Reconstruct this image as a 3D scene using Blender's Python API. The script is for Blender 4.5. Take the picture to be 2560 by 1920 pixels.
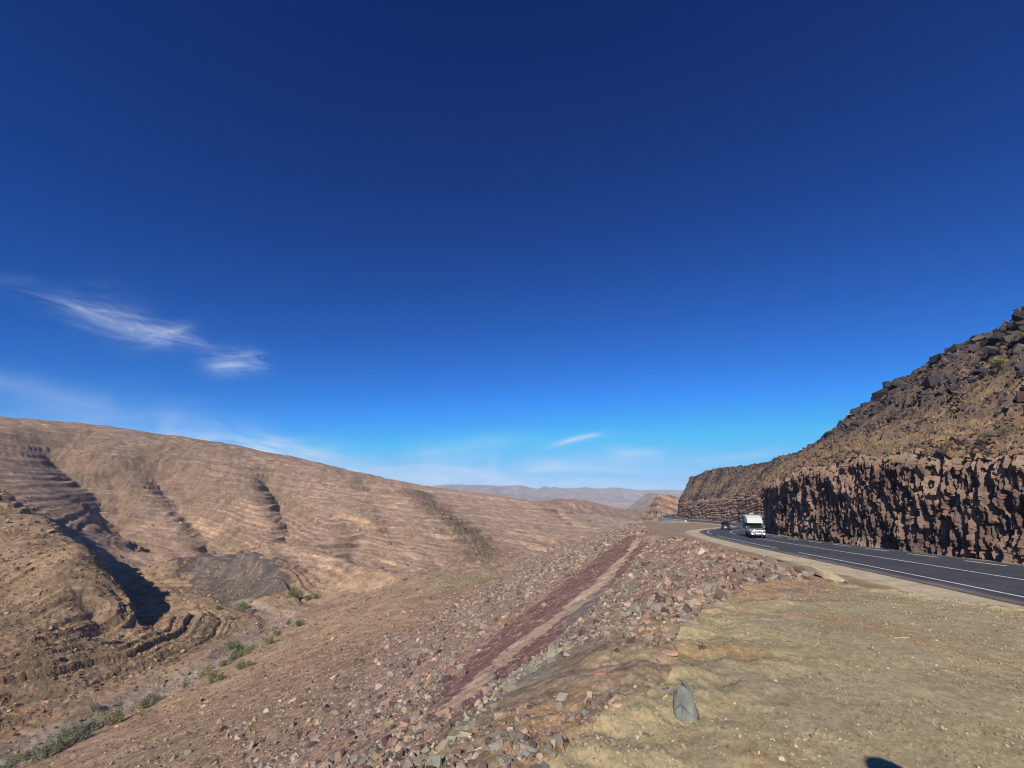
import bpy, bmesh, math, random
import numpy as np
from mathutils import Vector, Matrix
R = math.radians
rng = np.random.default_rng(7)
random.seed(7)
for o in list(bpy.data.objects): bpy.data.objects.remove(o, do_unlink=True)
scn = bpy.context.scene
col = scn.collection

# ------------------------------------------------------------------ camera, sky, sun, exposure
PITCH = 14.6
FPX = 1074.0                      # focal length in pixels of the 2560 px wide photograph
cam_d = bpy.data.cameras.new('camera'); cam = bpy.data.objects.new('camera', cam_d); col.objects.link(cam)
cam.location = (0, 0, 0); cam.rotation_euler = (R(90 + PITCH), 0, 0)
cam_d.sensor_width = 36; cam_d.lens = 36 * FPX / 2560
cam_d.clip_start = 0.05; cam_d.clip_end = 60000
scn.camera = cam
SUN_EL, SUN_AZ = 32.0, 180 + 15.0      # azimuth clockwise from +Y
sv = Vector((math.sin(R(SUN_AZ)) * math.cos(R(SUN_EL)), math.cos(R(SUN_AZ)) * math.cos(R(SUN_EL)), math.sin(R(SUN_EL))))
sl = bpy.data.lights.new('sun', 'SUN'); sl.energy = 5.0; sl.angle = R(0.5); sl.color = (1.0, 0.93, 0.82)
so = bpy.data.objects.new('sun', sl); col.objects.link(so); so.rotation_euler = sv.to_track_quat('Z', 'Y').to_euler()
scn.view_settings.view_transform = 'Standard'; scn.view_settings.look = 'None'
scn.view_settings.exposure = 0.0; scn.view_settings.gamma = 1.0; scn.view_settings.use_curve_mapping = False
scn.cycles.volume_bounces = 0; scn.cycles.filter_width = 1.1

world = bpy.data.worlds.new('World'); scn.world = world; world.use_nodes = True

class NT:
    """small helper for building node trees"""
    def __init__(s, tree): s.t = tree; tree.nodes.clear()
    def n(s, typ, **kw):
        nd = s.t.nodes.new(typ)
        for k, v in kw.items():
            if k == 'ins':
                for i, val in v.items():
                    if isinstance(val, bpy.types.NodeSocket): s.t.links.new(val, nd.inputs[i])
                    else: nd.inputs[i].default_value = val
            else: setattr(nd, k, v)
        return nd
    def m(s, op, a, b=0.0, c=0.0, clamp=False):
        nd = s.n('ShaderNodeMath', operation=op, use_clamp=clamp, ins={0: a, 1: b, 2: c}); return nd.outputs[0]
    def noise(s, vec, scale, detail=4, rough=0.55, dist=0.0):
        return s.n('ShaderNodeTexNoise', ins={'Vector': vec, 'Scale': scale, 'Detail': detail, 'Roughness': rough, 'Distortion': dist}).outputs['Fac']
    def mr(s, v, a, b, c=0.0, d=1.0):
        return s.n('ShaderNodeMapRange', ins={0: v, 1: a, 2: b, 3: c, 4: d}).outputs[0]
    def mix(s, f, a, b, mode='MIX'):
        nd = s.n('ShaderNodeMix', data_type='RGBA', blend_type=mode)
        for i, v in ((0, f), (6, a), (7, b)):
            if isinstance(v, bpy.types.NodeSocket): s.t.links.new(v, nd.inputs[i])
            else: nd.inputs[i].default_value = v
        return nd.outputs[2]

def px_dir(px, py):
    r = (px - 1280) / FPX; u = (960 - py) / FPX
    cp, sp = math.cos(R(PITCH)), math.sin(R(PITCH))
    return np.array([r, cp - u * sp, sp + u * cp])
def azel(px, py):
    d = px_dir(px, py); return math.atan2(d[0], d[1]), math.atan2(d[2], math.hypot(d[0], d[1]))

def build_sky():
    w = NT(world.node_tree)
    sky = w.n('ShaderNodeTexSky', sky_type='NISHITA', sun_disc=False, sun_elevation=R(SUN_EL), sun_rotation=R(SUN_AZ),
              altitude=1600, air_density=1.0, dust_density=0.35, ozone_density=2.0)
    tc = w.n('ShaderNodeTexCoord').outputs['Generated']
    sep = w.n('ShaderNodeSeparateXYZ', ins={0: tc})
    X, Y, Z = sep.outputs
    # contrast of a clear, dry high-altitude sky
    s3 = w.n('ShaderNodeSeparateColor', ins={0: sky.outputs[0]})
    ch = [w.m('MINIMUM', w.m('MULTIPLY', w.m('POWER', s3.outputs[i], SKY_POW[i]), SKY_MUL[i]), (3.4, 4.9, 9.3)[i]) for i in range(3)]
    base = w.n('ShaderNodeCombineColor', ins={0: ch[0], 1: ch[1], 2: ch[2]}).outputs[0]
    az = w.m('ARCTAN2', X, Y)
    el = w.m('ARCSINE', Z)
    hv = w.n('ShaderNodeCombineXYZ', ins={0: az, 1: el, 2: 0.0}).outputs[0]
    total = None
    def blob(p0, p1, width, strength, sx=7.0, sy=26.0, seed=0.0, thr=(0.38, 0.72), soft=1.0):
        """a wisp of cirrus stretched from p0 to p1 (directions)"""
        nonlocal total
        a0, e0 = azel(*p0); a1, e1 = azel(*p1)
        ca, ce = (a0 + a1) / 2, (e0 + e1) / 2
        L = math.hypot(a1 - a0, e1 - e0) / 2; th = math.atan2(e1 - e0, a1 - a0); c, s = math.cos(th), math.sin(th)
        da = w.m('SUBTRACT', az, ca); de = w.m('SUBTRACT', el, ce)
        u = w.m('ADD', w.m('MULTIPLY', da, c), w.m('MULTIPLY', de, s))
        v = w.m('SUBTRACT', w.m('MULTIPLY', de, c), w.m('MULTIPLY', da, s))
        wp = w.noise(w.n('ShaderNodeCombineXYZ', ins={0: w.m('MULTIPLY', u, 9.0), 1: w.m('MULTIPLY', v, 9.0), 2: seed + 5.0}).outputs[0], 1.0, 3)
        v2 = w.m('ADD', v, w.m('MULTIPLY', w.m('SUBTRACT', wp, 0.5), width * 2.2))
        g = w.m('ADD', w.m('POWER', w.m('DIVIDE', w.m('ABSOLUTE', u), L), 2.6), w.m('POWER', w.m('DIVIDE', w.m('ABSOLUTE', v2), width), 1.6 * soft))
        g = w.m('EXPONENT', w.m('MULTIPLY', g, -1.3))
        nv = w.n('ShaderNodeCombineXYZ', ins={0: w.m('MULTIPLY', u, sx), 1: w.m('MULTIPLY', v, sy), 2: seed}).outputs[0]
        nz = w.mr(w.noise(nv, 1.0, 8, 0.62, 1.1), thr[0], thr[1])
        r = w.m('MULTIPLY', w.m('MULTIPLY', g, nz), strength)
        total = r if total is None else w.m('ADD', total, r)
    blob((75, 738), (310, 800), 0.012, 0.62, 9, 60, 1.0)
    blob((150, 755), (380, 815), 0.035, 0.32, 9, 40, 2.0)
    blob((300, 800), (520, 868), 0.012, 0.60, 10, 60, 3.0)
    blob((250, 815), (480, 850), 0.026, 0.42, 8, 50, 4.5)
    blob((350, 850), (490, 815), 0.012, 0.40, 12, 50, 9.5)
    blob((510, 905), (670, 905), 0.028, 0.62, 10, 45, 6.0, (0.36, 0.70))
    blob((-200, 930), (330, 1030), 0.020, 0.22, 2, 14, 7.0, (0.2, 0.65))
    blob((-200, 990), (700, 1080), 0.060, 0.14, 2, 12, 8.0, (0.3, 0.8))
    blob((-100, 1052), (420, 1120), 0.022, 0.35, 4, 16, 11.0, (0.25, 0.65))
    blob((250, 1085), (900, 1175), 0.040, 0.85, 5, 22, 13.0, (0.30, 0.60))
    blob((700, 1180), (1700, 1185), 0.050, 1.0, 3, 20, 15.0, (0.25, 0.8))
    blob((1380, 1110), (1500, 1086), 0.006, 0.75, 10, 50, 17.0, (0.2, 0.5))
    blob((1530, 1135), (1660, 1130), 0.010, 0.42, 10, 50, 19.0, (0.2, 0.6))
    blob((1000, 1140), (1300, 1095), 0.020, 0.22, 5, 30, 21.0, (0.3, 0.6))
    blob((1700, 1150), (2050, 1130), 0.016, 0.28, 5, 26, 23.0, (0.3, 0.6))
    blob((-50, 698), (110, 705), 0.010, 0.07, 6, 40, 25.0, (0.3, 0.6))
    f = w.m('MINIMUM', total, 0.85)
    out = w.mix(f, base, (6.6, 7.6, 9.3, 1))
    bg = w.n('ShaderNodeBackground', ins={0: out, 1: 0.1})
    w.n('ShaderNodeOutputWorld', ins={0: bg.outputs[0]})
SKY_POW = (1.45, 1.6, 1.38); SKY_MUL = (0.050, 0.255, 0.64)
build_sky()

# ------------------------------------------------------------------ numpy noise
_perm = np.random.default_rng(3).permutation(256).astype(np.int32)
_g = np.linspace(0, 2 * np.pi, 256, endpoint=False); _g = np.stack([np.cos(_g), np.sin(_g)], 1)[np.random.default_rng(4).permutation(256)]
def perlin(x, y, seed=0):
    x = x + seed * 17.31; y = y + seed * 9.17
    xi = np.floor(x); yi = np.floor(y); xf = x - xi; yf = y - yi
    xi = xi.astype(np.int64) & 255; yi = yi.astype(np.int64) & 255
    u = xf * xf * xf * (xf * (xf * 6 - 15) + 10); v = yf * yf * yf * (yf * (yf * 6 - 15) + 10)
    def gd(ix, iy, dx, dy):
        g = _g[_perm[(_perm[ix & 255] + iy) & 255]]
        return g[..., 0] * dx + g[..., 1] * dy
    a = gd(xi, yi, xf, yf); b = gd(xi + 1, yi, xf - 1, yf); c = gd(xi, yi + 1, xf, yf - 1); d = gd(xi + 1, yi + 1, xf - 1, yf - 1)
    return (a + (b - a) * u + (c - a + (a - b - c + d) * u) * v) * 1.5
def fbm(x, y, octv=4, seed=0, gain=0.5):
    s = 0; a = 1.0; f = 1.0; t = 0
    for i in range(octv):
        s = s + a * perlin(x * f, y * f, seed + i * 3); t += a; a *= gain; f *= 2.03
    return s / t
def ridged(x, y, octv=4, seed=0):
    s = 0; a = 1.0; f = 1.0; t = 0
    for i in range(octv):
        s = s + a * (1 - np.abs(perlin(x * f, y * f, seed + i * 5)) * 2); t += a; a *= 0.5; f *= 2.1
    return s / t
def hash2(ix, iy, k):
    h = (ix.astype(np.int64) * 374761393 + iy.astype(np.int64) * 668265263 + k * 1274126177) & 0xffffffff
    h = ((h ^ (h >> 13)) * 1274126177) & 0xffffffff
    return ((h ^ (h >> 16)) & 0xffffff) / float(0x1000000)
def voronoi(x, y, seed=0, jit=0.9):
    """returns F1, F2, cell id x, cell id y, dx, dy to the cell point"""
    xi = np.floor(x); yi = np.floor(y)
    f1 = np.full(x.shape, 9.0); f2 = np.full(x.shape, 9.0); cx = np.zeros(x.shape); cy = np.zeros(x.shape); ddx = np.zeros(x.shape); ddy = np.zeros(x.shape)
    for ox in (-1, 0, 1):
        for oy in (-1, 0, 1):
            ax = xi + ox; ay = yi + oy
            qx = ax + 0.5 + (hash2(ax, ay, seed) - 0.5) * jit; qy = ay + 0.5 + (hash2(ax, ay, seed + 77) - 0.5) * jit
            dx = x - qx; dy = y - qy; d = dx * dx + dy * dy
            n = d < f1
            f2 = np.where(n, f1, np.minimum(f2, d))
            f1 = np.where(n, d, f1); cx = np.where(n, ax, cx); cy = np.where(n, ay, cy); ddx = np.where(n, dx, ddx); ddy = np.where(n, dy, ddy)
    return np.sqrt(f1), np.sqrt(f2), cx, cy, ddx, ddy
def sst(a, b, x):
    t = np.clip((x - a) / (b - a), 0, 1); return t * t * (3 - 2 * t)
def lin(c):
    c = np.array(c, float) / 255.0
    return np.where(c <= 0.04045, c / 12.92, ((c + 0.055) / 1.055) ** 2.4)
def tps_fit(P, lam=0.0):
    P = np.array(P, float); xy = P[:, :2] / 100; n = len(P)
    d = np.linalg.norm(xy[:, None] - xy[None], axis=2); K = np.where(d > 0, d * d * np.log(d + 1e-12), 0) + lam * np.eye(n)
    A = np.zeros((n + 3, n + 3)); A[:n, :n] = K; Q = np.c_[np.ones(n), xy]; A[:n, n:] = Q; A[n:, :n] = Q.T
    w = np.linalg.solve(A, np.r_[P[:, 2], 0, 0, 0]); return xy, w
def tps(fit, x, y):
    xy, w = fit; X = np.asarray(x, float) / 100; Y = np.asarray(y, float) / 100
    s = w[-3] + w[-2] * X + w[-1] * Y
    for i in range(len(xy)):
        d2 = (X - xy[i, 0]) ** 2 + (Y - xy[i, 1]) ** 2 + 1e-12
        s = s + w[i] * 0.5 * d2 * np.log(d2)
    return s
def P3(px, py, t): return tuple(px_dir(px, py) * t)
def PH(px, py, H):
    d = px_dir(px, py); return tuple(d * (-H / d[2]))
def polyd(x, y, pts):
    """distance to a polyline"""
    d = np.full(np.shape(x), 1e9)
    for (ax, ay), (bx, by) in zip(pts[:-1], pts[1:]):
        vx, vy = bx - ax, by - ay; L = vx * vx + vy * vy + 1e-9
        t = np.clip(((x - ax) * vx + (y - ay) * vy) / L, 0, 1)
        d = np.minimum(d, np.hypot(x - ax - t * vx, y - ay - t * vy))
    return d
def side_dist(x, y, pts):
    """signed distance to a polyline, positive on its left"""
    d = np.full(np.shape(x), 1e9); s = np.ones(np.shape(x))
    for (ax, ay), (bx, by) in zip(pts[:-1], pts[1:]):
        vx, vy = bx - ax, by - ay; L = vx * vx + vy * vy + 1e-9
        t = np.clip(((x - ax) * vx + (y - ay) * vy) / L, 0, 1); q = np.hypot(x - ax - t * vx, y - ay - t * vy)
        n = q < d; s = np.where(n, np.sign(vx * (y - ay) - vy * (x - ax)), s); d = np.where(n, q, d)
    return d * s
def inpoly(x, y, pts):
    r = np.zeros(np.shape(x), bool); n = len(pts)
    for i in range(n):
        x1, y1 = pts[i]; x2, y2 = pts[(i + 1) % n]
        if y1 == y2: continue
        c = ((y1 > y) != (y2 > y)) & (x < (x2 - x1) * (y - y1) / (y2 - y1) + x1)
        r ^= c
    return r

# ------------------------------------------------------------------ the road line: x and z as smooth functions of y
RC = np.array([(17, -90, -3.0), (19.3, -50, -3.2), (22.3, -10, -3.7), (26.4, 24, -4.2), (29.6, 47, -4.9), (32.4, 63, -5.4), (37.6, 78, -6.0), (46.5, 92, -6.7), (57, 107, -7.4),
               (67, 124, -8.2), (73.5, 146, -8.9), (76.8, 172, -9.7), (78.0, 200, -10.5), (81.5, 228, -10.9), (88, 252, -11.1), (101, 277, -11.3), (122, 302, -11.5), (150, 322, -11.6), (185, 340, -11.7)])
def nspline(xs, ys):
    n = len(xs); h = np.diff(xs); A = np.eye(n); b = np.zeros(n)
    for i in range(1, n - 1):
        A[i, i - 1] = h[i - 1]; A[i, i] = 2 * (h[i - 1] + h[i]); A[i, i + 1] = h[i]
        b[i] = 3 * ((ys[i + 1] - ys[i]) / h[i] - (ys[i] - ys[i - 1]) / h[i - 1])
    c = np.linalg.solve(A, b)
    def f(q):
        q = np.clip(np.asarray(q, float), xs[0], xs[-1]); i = np.clip(np.searchsorted(xs, q) - 1, 0, n - 2)
        t = q - xs[i]; d = (c[i + 1] - c[i]) / (3 * h[i]); bb = (ys[i + 1] - ys[i]) / h[i] - h[i] * (2 * c[i] + c[i + 1]) / 3
        return ys[i] + bb * t + c[i] * t * t + d * t ** 3
    return f
_tab_y = np.linspace(-90, 340, 1721)
_fx = nspline(RC[:, 1], RC[:, 0]); _fz = nspline(RC[:, 1], RC[:, 2])
_tx = _fx(_tab_y); _tz = _fz(_tab_y); _ta = np.arctan2(np.gradient(_tx, _tab_y), 1.0)
def rx(y): return np.interp(y, _tab_y, _tx)
def rz(y): return np.interp(y, _tab_y, _tz)
def ra(y): return np.interp(y, _tab_y, _ta)
def bank(y): return np.interp(y, [-90, 20, 45, 70, 100, 140, 340], [0.05, 0.05, 0.03, 0.0, -0.02, 0.02, 0.0])
def road_frame(x, y):
    """signed offset d from the centre line (right positive), and y of its foot"""
    y0 = np.clip(y, -90, 340); d = (x - rx(y0)) * np.cos(ra(y0))
    for _ in range(3):
        a = ra(y0); d = (x - rx(y0)) * np.cos(a) - (y - y0) * np.sin(a); e = (x - rx(y0)) * np.sin(a) + (y - y0) * np.cos(a)
        y0 = np.clip(y0 + e * np.cos(a), -90, 340)
    return d, y0

# ------------------------------------------------------------------ terrain heights
VAL = []
def v(px, py, t): VAL.append(P3(px, py, t))
def vh(px, py, H): VAL.append(PH(px, py, H))
for q in [(0, 1900), (290, 1790), (450, 1700), (620, 1605), (700, 1560), (735, 1515), (600, 1500)]: vh(*q, 50)
for q in [(700, 1900, 20), (980, 1635, 25.5), (300, 1900, 37.5), (500, 1800, 34.5), (700, 1700, 33), (900, 1600, 32.5), (1000, 1560, 31.5), (1100, 1500, 33), (800, 1560, 42.5), (900, 1500, 42),
          (1130, 1440, 36), (1000, 1440, 41), (1250, 1420, 38), (1350, 1390, 39), (930, 1478, 46)]: vh(*q)
VAL += [(-72, 265, -48), (-22, 320, -49), (30, 385, -50), (110, 520, -51), (200, 780, -56), (60, 450, -47)]
# spur
for q in [(0, 1217, 260), (75, 1269, 240), (160, 1312, 214), (232, 1372, 194), (285, 1440, 178)]: p_ = P3(*q); VAL.append((p_[0], p_[1], p_[2] - 13))
for q in [(480, 1505, 190), (400, 1470, 200), (0, 1500, 150), (0, 1650, 115), (0, 1350, 195), (200, 1600, 137), (200, 1450, 172), (400, 1600, 148), (400, 1510, 180),
          (150, 1750, 108), (-300, 1300, 190), (-300, 1600, 120)]: v(*q)
VAL += [(-235, 262, -38), (-190, 245, -46), (-300, 290, -20), (-145, 250, -50)]
# opposite hill
for q in [(0, 1062, 430), (290, 1110, 470), (600, 1150, 520), (800, 1175, 560), (960, 1208, 600), (1130, 1230, 670), (1300, 1247, 750), (1500, 1290, 900),
          (300, 1345, 300), (100, 1230, 350), (250, 1250, 380), (500, 1250, 410), (400, 1330, 320), (560, 1410, 252), (760, 1400, 264), (650, 1340, 285), (660, 1440, 236), (700, 1300, 350), (860, 1405, 300), (900, 1350, 350),
          (950, 1300, 410), (800, 1230, 490), (1100, 1300, 450), (1100, 1380, 350), (1200, 1262, 600), (1250, 1340, 460), (1400, 1300, 620), (1450, 1350, 480), (980, 1240, 520), (30, 1130, 400)]: v(*q)
VAL += [(-800, 800, 30), (-450, 950, 0), (-200, 1050, -40), (100, 1200, -70), (500, 1200, -75), (-800, 400, 60), (-500, 100, 10), (-200, -200, -40), (-60, -100, -36), (-60, 0, -34), (-75, 45, -40), (-150, 20, -48), (0, -300, -30), (-36, -40, -26),
        (300, 300, -40), (100, 100, -36), (10, 150, -33), (30, 230, -36), (200, 0, -30), (300, -300, -20)]
VF = tps_fit(VAL, 0.004)
PL = [(0, 0, -1.70), (0, 3.5, -1.70), (3, 5, -1.72), (5, 9, -1.95), (8, 13, -2.35), (8.6, 7.8, -2.0), (5, 0, -1.7), (9, 0, -2.0), (12, 14, -2.95), (13.5, 12.5, -3.05), (14, 20, -3.5), (16, 15, -3.65), (19, 18.2, -4.3), (16.5, 28, -4.2), (18.5, 40, -4.85), (17, 5, -3.4), (14, -12, -2.6),
      (0, -12, -1.7), (-2, -30, -1.8), (9, -30, -2.0), (22, 64, -5.7), (26, 80, -6.4), (31, 100, -7.4), (41, 140, -9.2), (55, 165, -10.2), (54, 188, -11.6), (60, 205, -12.6), (62, 230, -13.6), (70, 205, -12.6), (72, 232, -13.6), (76, 250, -13.9), (90, 278, -12.5), (44, 120, -8.2), (60, 145, -9.3)]
for i in range(0, len(RC), 1):
    for dd in (0, 7): PL.append((RC[i, 0] + dd * math.cos(float(ra(RC[i, 1]))), RC[i, 1] - dd * math.sin(float(ra(RC[i, 1]))), RC[i, 2]))
PL += [(80, 40, -5), (160, 150, -9), (250, 260, -11), (80, -60, -3), (250, 0, -6)]
PF = tps_fit(PL, 0.0)
CR = np.array([(-3.5, -60), (-2.6, -30), (-2.0, -8), (-1.2, 0), (0.3, 3.3), (1.4, 4.8), (2.9, 7.3), (5.2, 10.6), (8.4, 14.0), (11.6, 18.5), (14.0, 25.0), (16.3, 32), (18.2, 40), (19.6, 52), (21.0, 64), (25, 82), (30, 100), (35.5, 120), (41, 140), (48, 165), (53, 188), (56, 212), (58, 228),
               (66, 241), (76, 249), (88, 270), (108, 300), (140, 325), (190, 350), (400, 480)], float)
def xc(y): return np.interp(y, CR[:, 1], CR[:, 0]) + 0.35 * perlin(y * 0.6, y * 0 + 3.3) + 0.5 * perlin(y * 0.11, y * 0 + 8.3) * sst(10, 30, y)
def zplat_raw(x, y): return tps(PF, x, y)
def zplat(x, y):
    z = zplat_raw(x, y)
    d, y0 = road_frame(x, y)
    zr = rz(y0) + bank(y0) * np.clip(d, -6.5, 6.5) - 0.07
    wl = np.where(y0 > 178, sst(-5.75, -5.35, d), sst(-12.0, -6.0, d)); w = wl * (1 - sst(9, 16, d))
    inr = (y > -90) & (y < 345)
    z = np.where(inr, z * (1 - w) + zr * w, z)
    lw = (y0 > 181) & (y0 < 262) & (d < -5.45) & (d > -45); drop = np.interp(y0, [181, 192, 245, 262], [0.35, 0.9, 3.1, 3.1])
    return np.where(lw & inr, np.minimum(z, rz(y0) - drop), z)
_cs = []
for (ax, ay), (bx, by) in zip(CR[:-1], CR[1:]):
    n = max(2, int(math.hypot(bx - ax, by - ay) / (1.2 if ay < 60 and ay > -10 else 5)))
    for k in range(n): _cs.append((ax + (bx - ax) * k / n, ay + (by - ay) * k / n))
_cs = np.array([c for c in _cs if c[1] < 330]); _csz = zplat_raw(_cs[:, 0], _cs[:, 1])
_dq, _yq = road_frame(_cs[:, 0], _cs[:, 1])
_csz = zplat(_cs[:, 0], _cs[:, 1])
def zfill(x, y):
    s = np.full(np.shape(x), -1e9); wob = 1 + 0.04 * perlin(x * 0.04, y * 0.04, 5)
    for (cx, cy), cz in zip(_cs, _csz):
        d = np.hypot(x - cx, y - cy); k = 1.3 if cy < 13 else (0.5 if cy < 60 else 0.0); sl_ = wob * float(np.interp(cy, [11, 20, 60, 230, 330], [0.64, 0.45, 0.44, 0.37, 0.44]))
        s = np.maximum(s, cz - sl_ * (d - k * (1 - np.exp(-d / (k + 0.2)))))
    return s
def zbase(x, y):
    """smooth ground: height and class weights (plateau, fill)"""
    x = np.asarray(x, float); y = np.asarray(y, float); shp = x.shape; x = x.ravel(); y = y.ravel()
    zv = tps(VF, x, y)
    far = sst(1000, 1700, np.hypot(x, y)); zv = zv * (1 - far) - 75 * far
    z = zv.copy(); plat = np.zeros(x.shape); fill = np.zeros(x.shape)
    near = (np.hypot(x, y) < 700) & (x > -150)
    ins = near & (x > xc(y))
    m = near & ~ins & (y < 360) & (x > -120)
    if m.any():
        zf = zfill(x[m], y[m]); k = np.clip((zf - zv[m]) / 2.5 * 0.5 + 0.5, 0, 1)
        z[m] = zv[m] * (1 - k) + zf * k + 2.5 * k * (1 - k) * 0.5; fill[m] = sst(0.30, 0.75, k)
    if ins.any():
        zp = zplat(x[ins], y[ins]); z[ins] = zp; plat[ins] = 1
    return z.reshape(shp), plat.reshape(shp), fill.reshape(shp)
_ht = np.geomspace(1.8, 1600, 900)
def hit(px, py):
    d = px_dir(px, py); X = d[0] * _ht; Y = d[1] * _ht; Z = d[2] * _ht
    z = zbase(X, Y)[0]; b = np.nonzero(Z < z)[0]
    if len(b) == 0: return (X[-1], Y[-1], Z[-1])
    i = b[0]; j = max(i - 1, 0); a0 = Z[j] - z[j]; a1 = Z[i] - z[i]; f = a0 / (a0 - a1 + 1e-9)
    return (X[j] + (X[i] - X[j]) * f, Y[j] + (Y[i] - Y[j]) * f, float(z[j] + (z[i] - z[j]) * f))
def hits(L): return [hit(*p)[:2] for p in L]

RIVER = hits([(0, 1900), (150, 1840), (290, 1775), (450, 1700), (560, 1645), (620, 1605), (690, 1565), (705, 1540), (640, 1522), (590, 1508)]); RIVER = [(-115, 40), (-108, 75)] + RIVER
GUL = [(hits([(150, 1105), (230, 1170), (310, 1250), (350, 1285), (430, 1325)]), 26, 22), (hits([(405, 1150), (450, 1188), (515, 1255), (570, 1300), (640, 1335)]), 24, 24),
       (hits([(675, 1180), (700, 1225), (725, 1275), (735, 1310)]), 17, 15), (hits([(290, 1150), (308, 1185), (310, 1215)]), 10, 6), (hits([(1350, 1250), (1400, 1290), (1470, 1325)]), 12, 3.0),
       (hits([(925, 1215), (960, 1290), (990, 1340)]), 16, 2.5), (hits([(860, 1290), (900, 1345), (880, 1400)]), 12, 3)]
SGUL = [(hits([(10, 1275), (90, 1350), (200, 1440), (270, 1500), (350, 1560)]), 5, 3.5), (hits([(90, 1300), (190, 1380), (280, 1460)]), 4, 3), (hits([(215, 1530), (245, 1560), (280, 1590)]), 4, 2.5)]
OUT1 = hits([(1045, 1232), (1090, 1275), (1160, 1320), (1220, 1365), (1190, 1400)])
MOUND = [(hits([(640, 1345), (690, 1350), (760, 1392), (840, 1430), (915, 1465)]), 14, 9), (hits([(440, 1425), (520, 1400), (620, 1412), (700, 1460)]), 14, 8)]
DARK = hits([(420, 1405), (470, 1392), (560, 1390), (640, 1405), (700, 1440), (735, 1490), (650, 1502), (545, 1508), (510, 1480), (470, 1450), (440, 1430)])
NOSE = [P3(*q)[:2] for q in [(-60, 1190, 275), (0, 1217, 260), (75, 1269, 238), (160, 1312, 214), (232, 1372, 194), (285, 1440, 178)]]
AXIS = hits([(-300, 1640), (0, 1588), (120, 1562), (185, 1548)])

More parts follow.
